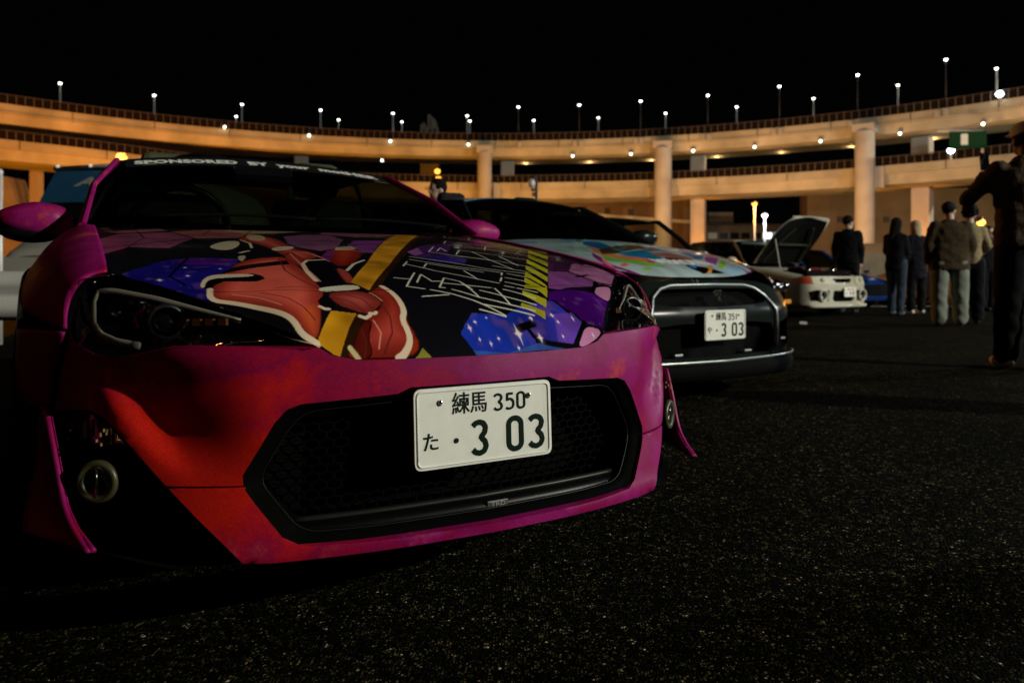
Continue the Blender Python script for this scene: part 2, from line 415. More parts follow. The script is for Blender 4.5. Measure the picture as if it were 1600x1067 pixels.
for i, (px, py) in enumerate(rowA):
    x, y, a = on_ring(px, RR+10.02-.35)
    street_lamp(x, y, 19.15, zof(py, y), f'white street lamp on the upper deck, {ORD[i]} from left among the lit poles', 'street lamps along the upper deck', rp=.13)
for i, (px, py) in enumerate(rowB):
    x, y, a = on_ring(px, RR+.6)
    street_lamp(x, y, 19.15, zof(py, y), f'tall lamp on dark pole above the upper deck, {ORD[i]} of seven from left', 'tall dark poled lamps on the upper deck', pole=LAMPD, rp=.06)
for i, (px, py) in enumerate(rowC):
    x, y, a = on_ring(px, RR+6.)
    street_lamp(x, y, 19.15, zof(py, y), f'short lamp just above the upper deck railing, {ORD[i]} of seven from left', 'short lamps above the upper railing', r=.17)
def deck_light(px, py, dr, label, group, glow=LHY, r=.16):
    x, y, a = on_ring(px, RR+dr); z = zof(py, y)
    t = thing('deck_light', label, 'light', (x, y, z), -a, group)
    MB().box((0, .06, .27), (.42, .5, .12)).build('housing', LAMPD, t)
    MB().tube([(0, .05, .3), (0, .05, .62)], .05, 6).build('stem', LAMPD, t)
    MB().ell((0, 0, 0), (r, r, r), 10, 8).build('lens', glow, t, True)
u1 = [(351,199),(483,212),(610,221),(732,226),(597,251),(895,244),(986,241),(1083,236),(1179,230),(1282,221),(1406,209),(1536,194)]
u2 = [(821,252),(921,252),(1018,248),(1120,242),(1221,235),(1331,226),(1460,213)]
for i, (px, py) in enumerate(u1):
    lab = (f'small round light on the upper parapet face, {ORD[i]} from left' if i < 4 else f'small round light under the upper deck near edge, {ORD[i-4]} from left')
    deck_light(px, py, -.45 if i < 4 else .3, lab, 'small lights along the upper deck')
for i, (px, py) in enumerate(u2):
    xx, yy, aa = on_ring(px, RR+8.); lamp('POINT', 'lamp_light', (xx, yy, zof(py, yy)-.5), 130, (1.0, .62, .30), .2)
    deck_light(px, py, 8., f'small dim light under the upper deck far edge, {ORD[i]} of seven from left', 'small lights under the far deck edge')
x, y, a = on_ring(1562, RR-.2); street_lamp(x, y, 20.0, zof(147, y), 'bright bluish lamp low on the upper deck railing at the far right', None, LHC, .36)
x, y, a = on_ring(1486, RR+.3); street_lamp(x, y, 14.0, zof(235, y), 'bright bluish lamp on the lower deck beside the green road sign', None, LHC, .38)

# ------------------------------------------------------------------ lamps in the car park
def lot_lamp(x, y, z, label, glow, r=.2, rp=.07, group=None): return street_lamp(x, y, 0, z, label, group, glow, r, LAMPP, rp)
def at(px, D): return (px-800)/1200*D
for px, py, D, lab, glow, col, pw, r in (
    (190, 245, 46, 'bright orange sodium lamp glaring just above the pink car roof', emis('lamp_glow_hot', (1.0,.36,.05), 6), (1.0, .33, .02), 14000, .30),
    (1179, 318, 62, 'orange sodium lamp on a tall post in front of the dark building', LHO, SODIUM, 900, .22),
    (1195, 336, 60, 'cold white lamp on a post right beside the orange sodium lamp', LHC, COOL, 500, .20),
    (1533, 347, 34, 'bright orange lamp glowing behind the curly haired person', emis('lamp_glow_hot', (1.0,.36,.05), 6), SODIUM, 800, .17)):
    x = at(px, D); z = zof(py, D); lot_lamp(x, D, z, lab, glow, r, .075 if 1100 < px < 1200 else .08)
    lamp('POINT', 'lamp_light', (x, D-.45, z-.2), pw, col, .12)
D = 60; x = at(685, D); t = lot_lamp(x, D, zof(277, D), 'pair of orange lamps one above the other behind the man in glasses', LHO, .2)
MB().tube([(0, 0, zof(277, D)), (-.08, 0, zof(268, D))], .05, 6).build('arm', LAMPD, t); MB().ell((-.08, 0, zof(268, D)), (.22, .22, .2), 10, 8).build('lamp_head', LHO, t, True)
# lamp posts outside the picture; fill and far ones are added only for their light
for pos, key, lab in ((KEY_POS, 'key', 'tall white car park lamp standing behind the photographer'), (FILL_POS, 'fill', 'added orange fill lamp, unseen behind the photographer to the left'), (RIGHT_POS, 'right', 'tall cool lamp mast standing beyond the right edge'), (FAR_POS, 'far', 'added unseen lamp mast lighting the highway columns from beyond the right edge')):
    x, y, z = pos; t = thing('street_lamp', lab, 'street lamp', (x, y, 0), 0)
    MB().tube([(0, -1.2, 0), (0, -1.2, z*.6), (0, -1.2, z+.55)], [.12, .1, .07], 10).build('pole', LAMPP, t, True)
    MB().tube([(0, -1.2, z+.5), (0, 0, z+.42)], .05, 8).build('arm', LAMPP, t, True)
    bevel(MB().box((0, 0, z+.38), (.5, .8, .12)).build('lamp_head', LAMPD, t), .03)
    for o, k in LAMPS:
        if k == key: o.parent = t; o.location = (0, 0, z)
# sodium floodlights on the ground that wash the decks
for i, a in enumerate((-58, -46, -35, -25, -15, -6, 4, 14, 24, 34, 44, 55)):
    x, y = ringpt(R_(a), 57.)
    ox, oy = ringpt(R_(a), RR+1.5)
    t = thing('floodlight', f'low sodium floodlight on the ground aimed at decks, {ORD[i]} from left', 'floodlight', (x, y, 0), -R_(a), 'floodlights washing the highway')
    MB().box((0, 0, .12), (.5, .4, .24)).build('base', LAMPD, t)
    bevel(MB().box((0, .02, .5), (.6, .22, .45)).build('housing', LAMPD, t), .03)
    col = (1.0, .31, .008) if a < -28 else ((1.0, .36, .03) if a < -10 else ((1.0, .42, .06) if a < 14 else (1.0, .50, .19)))
    l = lamp('SPOT', 'lamp_light', (x, y, .95), (7400 if a < 14 else 8200) if a > -28 else 11500, col, .25, (ox, oy, 17.5), 128, .6)

for px, lab in ((1091, 'small sodium floodlight at the foot of the orange pier beside the dark building'), (1441, 'small sodium floodlight at the foot of the pier behind the group')):
    x, y, a = on_ring(px+14, RR+2.0); ox, oy, a2 = on_ring(px, RR+6.5)
    t = thing('floodlight', lab, 'floodlight', (x, y, 0), -a)
    MB().box((0, 0, .12), (.5, .4, .24)).build('base', LAMPD, t); bevel(MB().box((0, .02, .5), (.6, .22, .45)).build('housing', LAMPD, t), .03)
    lamp('SPOT', 'lamp_light', (x, y, .95), 3000, (1.0, .30, .01), .2, (ox, oy, 7), 60, .5)
# ------------------------------------------------------------------ walls and buildings beyond
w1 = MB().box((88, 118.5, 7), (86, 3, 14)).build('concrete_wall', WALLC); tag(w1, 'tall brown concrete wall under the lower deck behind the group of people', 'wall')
b = MB()
for k in range(6): b.box((50+7*k, 116.95, 9.2), (.9, .12, .9))
tag(b.build('vent_holes', mat('vent', (.05,.04,.03), .9), w1), kind='stuff')
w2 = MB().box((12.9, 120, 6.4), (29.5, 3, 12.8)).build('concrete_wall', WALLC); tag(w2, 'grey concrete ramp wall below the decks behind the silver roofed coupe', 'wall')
bb = MB(); bb.tube([(-1.5, 118.3, 11.0), (27.5, 118.3, 8.9)], .35, 4); bb.build('ramp_ledge', CONC, w2)
for k in range(4): MB().box((7.5+3.6*k, 118.42, 10.9-.2*k), (.8, .14, 1.1)).build('opening', mat('vent', (.05,.04,.03), .9), w2)
w3 = MB().box((52, 72, 1.85), (44, .6, 3.7)).build('low_wall', mat('low_wall', (.30,.17,.08), .9, var=.2, vscale=.6)); tag(w3, 'low orange lit wall at the back of the car park behind the tall column', 'wall')
w4 = MB().box((50, 66, 1.3), (42, .5, 2.6)).build('low_wall', mat('barrier', (.22,.18,.11), .9, var=.15, vscale=1)); tag(w4, 'pale concrete barrier at the foot of the orange lit wall', 'barrier')
# left abutment with slanted edge
m_ab = mat('abutment', (.34,.27,.18), .9, var=.2, vscale=.3)
D = 96
def prism(name, poly, D, depth, m, parent=None):
    v = [(x, D, z) for x, z in poly]+[(x, D+depth, z) for x, z in poly]; k = len(poly)
    f = [tuple(range(k))[::-1], tuple(range(k, 2*k))]+[(i, (i+1) % k, k+(i+1) % k, k+i) for i in range(k)]
    o = link(name, mesh(name, v, f), m, parent, False); bm = bmesh.new(); bm.from_mesh(o.data); bmesh.ops.recalc_face_normals(bm, faces=bm.faces[:]); bm.to_mesh(o.data); bm.free(); return o
ab = prism('bridge_abutment', [(at(-120, D), 0), (at(38, D), 0), (at(28, D), zof(330, D)), (at(8, D), zof(276, D)), (at(-120, D), zof(276, D))], D, 4, m_ab)
tag(ab, 'slanted concrete abutment under the lower deck at the left edge', 'abutment')
pl = prism('bridge_pier', [(at(46, D), 0), (at(59, D), 0), (at(59, D), zof(262, D)), (at(46, D), zof(262, D))], D, 1.2, mat('pier_left', (.42,.33,.2), .85, var=.1)); tag(pl, 'narrow orange lit concrete pier beside the blue bannered van', 'pier')
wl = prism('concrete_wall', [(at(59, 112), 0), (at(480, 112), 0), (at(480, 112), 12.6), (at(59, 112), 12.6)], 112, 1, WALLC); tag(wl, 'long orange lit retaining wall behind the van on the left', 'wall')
# dark office building
D = 150; t = thing('office_building', 'dark low office building with a row of lit windows beyond the lamps', 'building', (at(1165, D), D, 0))
OFF = mat('office_wall', (.22,.20,.17), .9, var=.2, vscale=.4)
MB().box((2.6, 6, 5.2), (26, 12, 10.4)).build('wall', OFF, t); MB().box((-3.5, 8, 11.9), (5, 6, 3.0)).build('roof_block', OFF, t)
MB().box((2.6, 5.5, 10.55), (26.6, 13.4, .3)).build('roof', mat('office_roof', (.12,.11,.1), .9), t)
wd = mat('office_window', (.015,.015,.018), .2); wl_ = emis('office_window_lit', (.9,.97,1.0), 2.0); ww = emis('office_window_dim', (1.0,.85,.5), .12)
for r in range(3):
    for c in range(11):
        x = -8.6+2.15*c; z = 2.0+3.2*r; lit = wl_ if (r == 2 and c in (6,7,8)) else (ww if (r, c) in ((2,1),(1,2)) else wd)
        MB().box((x, -.02, z), (1.7, .1, 1.2)).build('window', lit, t)
# far pale tower group
D = 150; t = thing('tower_block', 'pale stepped tower peeking above the upper deck railing', 'building', (at(671, D), D, 0))
TW = mat('tower_wall', (.42,.36,.28), .9, var=.2, vscale=.4)
prism('tower', [(-1.8, 0), (-.4, 0), (-.4, 29.6), (-1.1, 30.6), (-1.8, 30.0)], 0, 3, TW, t)
prism('tower', [(-.38, 0), (.35, 0), (.35, 31.4), (.1, 32.2), (-.38, 32.0)], .3, 3, TW, t)
prism('tower', [(.37, 0), (1.8, 0), (1.8, 29.0), (1.2, 31.0), (.37, 31.8)], -.2, 3, TW, t)
for x in (-1.1, .0, 1.1): MB().box((x, -.25 if x > .5 else (-.02 if x < -.5 else .28), 27.6), (.35, .06, 3.2)).build('window_strip', mat('vent', (.05,.04,.03), .9), t)
D = 130; t = MB().ell((at(888, D), D, 12.4), (3.9, 5, 4.7), 20, 10).build('domed_roof', mat('dome', (.20,.13,.07), .9), None, True); tag(t, 'low brown domed roof showing over the lower deck', 'roof')
# loudspeaker / camera pole
D = 26; t = thing('camera_pole', 'thin dark pole with a pale camera head beyond the dark coupe', 'pole', (at(838, D), D, 0))
MB().tube([(0,0,0), (0,0,zof(276, D))], [.055,.045], 8).build('pole', LAMPD, t, True)
MB().ell((-.16, -.05, zof(287, D)), (.12,.10,.16)).build('camera_head', PALE, t, True); MB().box((-.08, 0, zof(297, D)), (.2, .1, .09)).build('bracket', LAMPD, t)
MB().box((-.1, 0, zof(304, D)), (.1, .1, .12)).build('bracket', LAMPD, t)
# road sign
D = 84; t = thing('road_sign', 'green highway direction sign hung under the upper deck at right', 'sign', (at(1512, D), D, 0), R_(-12))
GR = mat('sign_green', (.004,.030,.010), .7)
bevel(MB().box((0, 0, zof(219, D)), (3.7, .12, 1.9)).build('board', GR, t), .03)
MB().box((-.35, -.075, zof(218, D)), (.7, .02, 1.2)).build('panel_print', mat('sign_white', (.5,.55,.5), .6), t)
MB().tube([(1.5, .15, 14.0), (1.5, .15, zof(206, D)), (-3.0, .2, zof(203, D))], .16, 8).build('gantry', CONC2, t)
# guard rail at left and pale post
t = thing('guard_rail', 'pale corrugated guard rail standing behind the left front wing', 'guard rail', (at(-60, 6), 6.0, 0), R_(6))
pr = [(0, .37), (-.02, .40), (-.07, .43), (-.07, .49), (-.01, .54), (-.01, .58), (-.07, .63), (-.07, .69), (-.02, .72), (0, .75)]
G = [[(x, y, z) for y, z in pr] for x in np.linspace(-2.5, 1.35, 12)]
o = grid('beam', G, mat('galvanised', (.62,.63,.58), .5, .1, var=.1, vscale=3), t); solid(o, .006)
for x in (-2, -.1): MB().tube([(x, .06, 0), (x, .06, .78)], .06, 10).build('post', PALE, t, True)
D = 8.0; t = thing('marker_post', 'slim pale post standing at the left picture edge', 'post', (at(0, D), D, 0))
MB().tube([(0,0,0), (0,0,zof(262, D)-.05)], .026, 10).build('pole', PALE, t, True); MB().ell((0,0,zof(262, D)-.05), (.03,.03,.04), 10, 6).build('cap', PALE, t, True)
# ------------------------------------------------------------------ shared car parts
BLK = mat('black_plastic', (.006,.006,.007), .35, spec=.4); BLKG = mat('gloss_black', (.004,.004,.005), .08, coat=.5)
BLKM = mat('matt_black', (.002,.002,.002), .85, spec=.05); RUB = mat('tyre_rubber', (.012,.012,.012), .8, spec=.2)
CHR = mat('chrome', (.75,.76,.76), .12, 1.0); SILV = mat('silver_paint', (.45,.47,.46), .3, .7)
PLW = mat('plate_white', (.76,.77,.68), .42, spec=.4, var=.04, vscale=30); PLG = mat('plate_green', (.002,.012,.005), .5, spec=.08)
GLS = glass('car_glass', (.17,.20,.13), 1.5); GLD = glass('dark_glass', (.10,.12,.09), 1.5); GLC = glass('lens_glass', (.80,.82,.78), 1.5)
SEAT = mat('seat_cloth', (.012,.012,.013), .9)
def S3d():  # strokes of the plate digits on a 1 x 2 cell (x 0..1, z 0..2)
    three = [(.06,1.72),(.22,1.88),(.48,1.94),(.76,1.86),(.92,1.60),(.84,1.28),(.62,1.06),(.60,1.0),(.86,.74),(.94,.44),(.80,.16),(.50,.04),(.20,.12),(.04,.30)]
    a = [(.5+.42*math.cos(t)*1.0, 1.0+(.56 if math.sin(t) > 0 else -.56)+.40*math.sin(t)) for t in np.linspace(math.pi/2, -math.pi*1.5, 33)]
    five = [(.88,1.90),(.22,1.90),(.16,1.12),(.40,1.26),(.70,1.22),(.92,.92),(.94,.52),(.80,.18),(.48,.05),(.18,.10),(.06,.20)]
    one = [(.5,1.95),(.5,.05)]
    return {'3': three, '0': a, '5': five, '1': one}
DIG = S3d()
def number_plate(parent, top, kana, serial_top, loc, rot, detail=True, w=.33, h=.165):
    """white plate lying in local x/z, facing -y"""
    p = panel('number_plate', round_poly([(-w/2,-h/2),(w/2,-h/2),(w/2,h/2),(-w/2,h/2)], .016, 4), [], lambda a, b: (a, -.003, b), PLW, parent, .03, rim=lambda a, b: (a, .004, b))
    p.location = loc; p.rotation_euler = rot
    # raised border rib
    rb = MB(); q = round_poly([(-w/2+.0065,-h/2+.0065),(w/2-.0065,-h/2+.0065),(w/2-.0065,h/2-.0065),(-w/2+.0065,h/2-.0065)], .012, 4)
    rb.tube([(a, -.0035, b) for a, b in q]+[(q[0][0], -.0035, q[0][1])], (.0022), 6); rb.build('border', PLW, p, True)
    def glyph(ch, x0, x1, z0, z1, st):
        pts = [(x0+(x1-x0)*a, z0+(z1-z0)*b/2) for a, b in DIG[ch]]
        v, f = ribbon(pts, st, .0016, 40); o = link('character', mesh('character', [(a, b-.0028, c) for a, b, c in v], f), PLG, p, False); return o
    big = [('3', -.0375, .0035), ('0', .0480, .0920), ('3', .1030, .1450)]
    for ch, a, b in big: glyph(ch, a+.004, b-.002, -.0625, .0065, .0115)
    xs = [.0205, .0495, .0775]
    for ch, a in zip(serial_top, xs): glyph(ch, a, a+.0205, .0255, .0605, .0050)
    v, f = text_geo(top, .048, .0008, .00045, sx=.90, spacing=.96)
    link('character', mesh('character', [(x-.0375, -.0032-z, y+.0440) for x, y, z in v], f), PLG, p, False)
    v, f = text_geo(kana, .040, .0008, .0005)
    link('character', mesh('character', [(x-.1290, -.0032-z, y-.029) for x, y, z in v], f), PLG, p, False)
    MB().lathe([(0, .0012), (.0056, .0012), (.0056, -.001)], 16, Matrix.Rotation(R_(90), 3, 'X'), (-.0712, -.0032, -.0290)).build('character', PLG, p)
    for x, z in ((-.106, .0535), (.1075, .0530)):
        MB().ell((x, -.004, z), (.0052, .004, .0052), 14, 8).build('bolt', CHR, p, True)
        MB().ell((x-.002, -.0036, z-.002), (.0066, .002, .0066), 14, 6).build('bolt_seat', mat('bolt_seat_dark', (.03,.03,.02), .6), p, True)  # dark disc set slightly below and left of the bolt head
    return p
def wheel(parent, loc, r=.315, w=.22, rim=mat('wheel_rim', (.05,.05,.055), .3, .8), side=1):
    tt = MB().lathe([(r*.68, -w/2), (r*.93, -w/2), (r, -w/2+.03), (r, w/2-.03), (r*.93, w/2), (r*.68, w/2)], 32, Matrix.Rotation(R_(90), 3, 'Y'), (0,0,0)).build('wheel', RUB, parent, True)
    tt.location = loc; b = MB()
    b.lathe([(r*.70, -.05), (r*.70, w/2-.01), (r*.64, w/2-.02), (r*.62, .0)], 28, Matrix.Rotation(R_(90*side), 3, 'Y'))
    for k in range(5):
        a = 2*math.pi*k/5; b.tube([(side*(w/2-.05), 0, 0), (side*(w/2-.025), math.cos(a)*r*.66, math.sin(a)*r*.66)], [.035, .026], 6)
    b.build('rim', rim, tt, True)
    MB().lathe([(0, -.012), (r*.55, -.012), (r*.55, .012), (0, .012)], 24, Matrix.Rotation(R_(90), 3, 'Y')).build('brake_disc', SILV, tt)
    return tt
def greenhouse(t, paint, g, pillar=.045, roof_paint=None, tint=None, pb=.008):
    """g: ws base centre/corner, ws top centre/corner, rear top corner/centre, rear base corner/centre  (u, v, z)"""
    tint = tint or GLS; bc, bk, tc_, tk, rk, rc, dk, dc = [np.array(p, float) for p in g]
    def arc(c, k, n=13):   # symmetric curve through -k', c, k
        out = []
        for i in range(n):
            s = -1+2*i/(n-1); a = abs(s); p = c+(k-c)*(a**2.2); p = p.copy(); p[0] = s*k[0]; out.append(p)
        return out
    def patch(A, B, bulge, n=7):
        rows = []
        for j in range(n):
            q = j/(n-1); rows.append([tuple(a+(b-a)*q+np.array([0, 0, bulge*math.sin(math.pi*q)])) for a, b in zip(A, B)])
        return rows
    wb, wt = arc(bc, bk), arc(tc_, tk); rt, rb = arc(rc, rk), arc(dc, dk)
    ws = grid('windshield', patch(wb, wt, .012), tint, t)
    mid = arc((tc_+rc)/2+np.array([0, 0, .018]), (tk+rk)/2+np.array([.012, 0, .012]))
    rows = []
    for j in range(9):
        q = j/8; rows.append([tuple((1-q)*(1-q)*a+2*q*(1-q)*(2*m_-(a+b)/2)+q*q*b if False else ((1-q)*a+q*b)+np.array([0, 0, .05*4*q*(1-q)*.5])) for a, m_, b in zip(wt, mid, rt)])
    rf = grid('roof', rows, roof_paint or paint, t); solid(rf, .02, -1)
    grid('rear_window', patch(rt, rb, .012), GLD if tint is GLS or tint is GLD else tint, t)
    for s in (-1, 1):
        S = np.array([s, 1, 1])
        top = [tk+(rk-tk)*q+np.array([.015*math.sin(math.pi*q), 0, .02*math.sin(math.pi*q)]) for q in np.linspace(0, 1, 9)]
        bot = [bk+(dk-bk)*q+np.array([.05*math.sin(math.pi*q), 0, 0]) for q in np.linspace(0, 1, 9)]
        grid('side_window', [[tuple((a+(b-a)*q+np.array([.02*math.sin(math.pi*q), 0, 0]))*S) for a, b in zip(bot, top)] for q in np.linspace(0, 1, 5)], tint, t)
        mb = MB(); mb.tube([tuple(p*S) for p in [bk, bk+(tk-bk)*.5+np.array([pb, 0, .014]), tk]], [(pillar, pillar*.7)]*3, 8); auto_smooth(mb.build('pillar', paint, t))
        mb = MB(); mb.tube([tuple(p*S) for p in top], pillar*.75, 8); auto_smooth(mb.build('roof_rail', paint, t))
        mb = MB(); mb.tube([tuple(p*S) for p in [rk, (rk+dk)/2+np.array([.01, 0, .02]), dk]], [pillar*1.3, pillar*1.5, pillar*2], 8); auto_smooth(mb.build('pillar', paint, t))
        k = 4; mb = MB(); mb.tube([tuple((bot[k]+(top[k]-bot[k])*q)*S) for q in (0, .5, 1)], pillar*.8, 8); auto_smooth(mb.build('pillar', BLK, t))
    return ws
def seats(t, v, z, us=(-.36, .36), SEAT=SEAT):
    for u in us:
        s = bevel(MB().box((u, v, z), (.46, .16, .62)).build('seat', SEAT, t), .05)
        bevel(MB().box((0, .03, .42), (.24, .1, .18)).build('headrest', SEAT, s), .04).location = (u, v, z)
    
def simple_body(t, paint, fu, w, L, zb, belt, inset, top=None, arches=(), name='body', crown=.03):
    """closed body shell round a plan outline; fu(u): front shape; belt: pchip of v -> belt height; rows pulled in near the belt"""
    us = [0, .3*w, .55*w, .75*w, .88*w, .96*w]
    pl = [(u, float(fu(u))) for u in us]+[(w, v) for v in np.linspace(max(float(fu(.96*w))+.25, .6), L-.5, 11)]+[(.95*w, L-.18), (.8*w, L-.05), (.4*w, L), (0, L)]
    rows = [(zb, .05), (zb+.06, .0), (.35, 0), (.55, 0), (None, inset*.25), (None, inset)]
    ring = []
    for u, v in pl:
        b = float(belt(v)); col = []
        nx, ny = u/w*1.0, (v-L*.5)/(L*.5); front = max(0, 1-v/.6)
        for i, (z, ins) in enumerate(rows):
            zz = z if z is not None else (b-.10 if i == 4 else b)
            if i < 4: zz = min(zz, b-.14+.01*i)
            k = ins*(1+1.6*front) if i > 3 else ins
            uu = u-min(u, k)*(1 if u > .3*w else u/(.3*w)*1.0)*(1-front*.5); vv = v+(k if v < L*.5 else -k)*(1 if (front > 0 or v > L-.3) else 0)
            col.append((uu, vv, zz))
        # crown towards the centre line
        uu, vv, zz = col[-1]
        for q in (.75, .45, .0): col.append((uu*q, vv, zz+crown*(1-q*q)))
        ring.append(col)
    full = ring+[[(-u, v, z) for u, v, z in c] for c in ring[-2:0:-1]]
    o = grid(name, full, paint, t, closed=True); n = len(rows)+3
    bm = bmesh.new(); bm.from_mesh(o.data); bmesh.ops.remove_doubles(bm, verts=bm.verts, dist=.0005); 
    bmesh.ops.recalc_face_normals(bm, faces=bm.faces[:]); bm.to_mesh(o.data); bm.free(); o.data.shade_smooth()
    subsurf(o, 2); apply_mods(o); o.data.materials.clear(); o.data.materials.append(paint)
    if arches:
        cut = MB()
        for v, r in arches: cut.lathe([(0, -1.2), (r, -1.2), (r, 1.2), (0, 1.2)], 32, Matrix.Rotation(R_(90), 3, 'Y'), (0, v, .31))
        c = cut.build('cut', None, None)
        solid(o, .02, -1)
        md = o.modifiers.new('b', 'BOOLEAN'); md.operation = 'DIFFERENCE'; md.object = c; md.solver = 'EXACT'
        c.parent = t; bpy.context.view_layer.update()
        apply_mods(o); bpy.data.objects.remove(c)
        auto_smooth(o, 40)
    return o
def door_mirror(t, u, v, z, paint, s):
    m = MB().ell((0, 0, 0), (.12, .075, .075), 28, 16).build('mirror', paint, t, True)
    for q in m.data.vertices:
        c = q.co; a, b, d = c.x/.12, c.y/.075, c.z/.075; sp = lambda x, p: math.copysign(abs(x)**p, x)
        a, b, d = sp(a, .82), sp(b, .8), sp(d, .72); o_ = a*s; q.co = (a*.12, b*.075*(1-.25*o_), d*.070*(1-.34*max(0, o_))+.012*o_); m.location = (s*u, v, z); m.rotation_euler = (0, s*R_(6), s*R_(-12))
    MB().ell((0, .045, 0), (.098, .04, .06), 16, 8).build('mirror_glass', CHR, m, True)
    MB().tube([(-s*.07, .02, -.04), (-s*.17, .04, -.09)], [.03, .022], 8).build('mirror_arm', BLK, m, True)
    return m
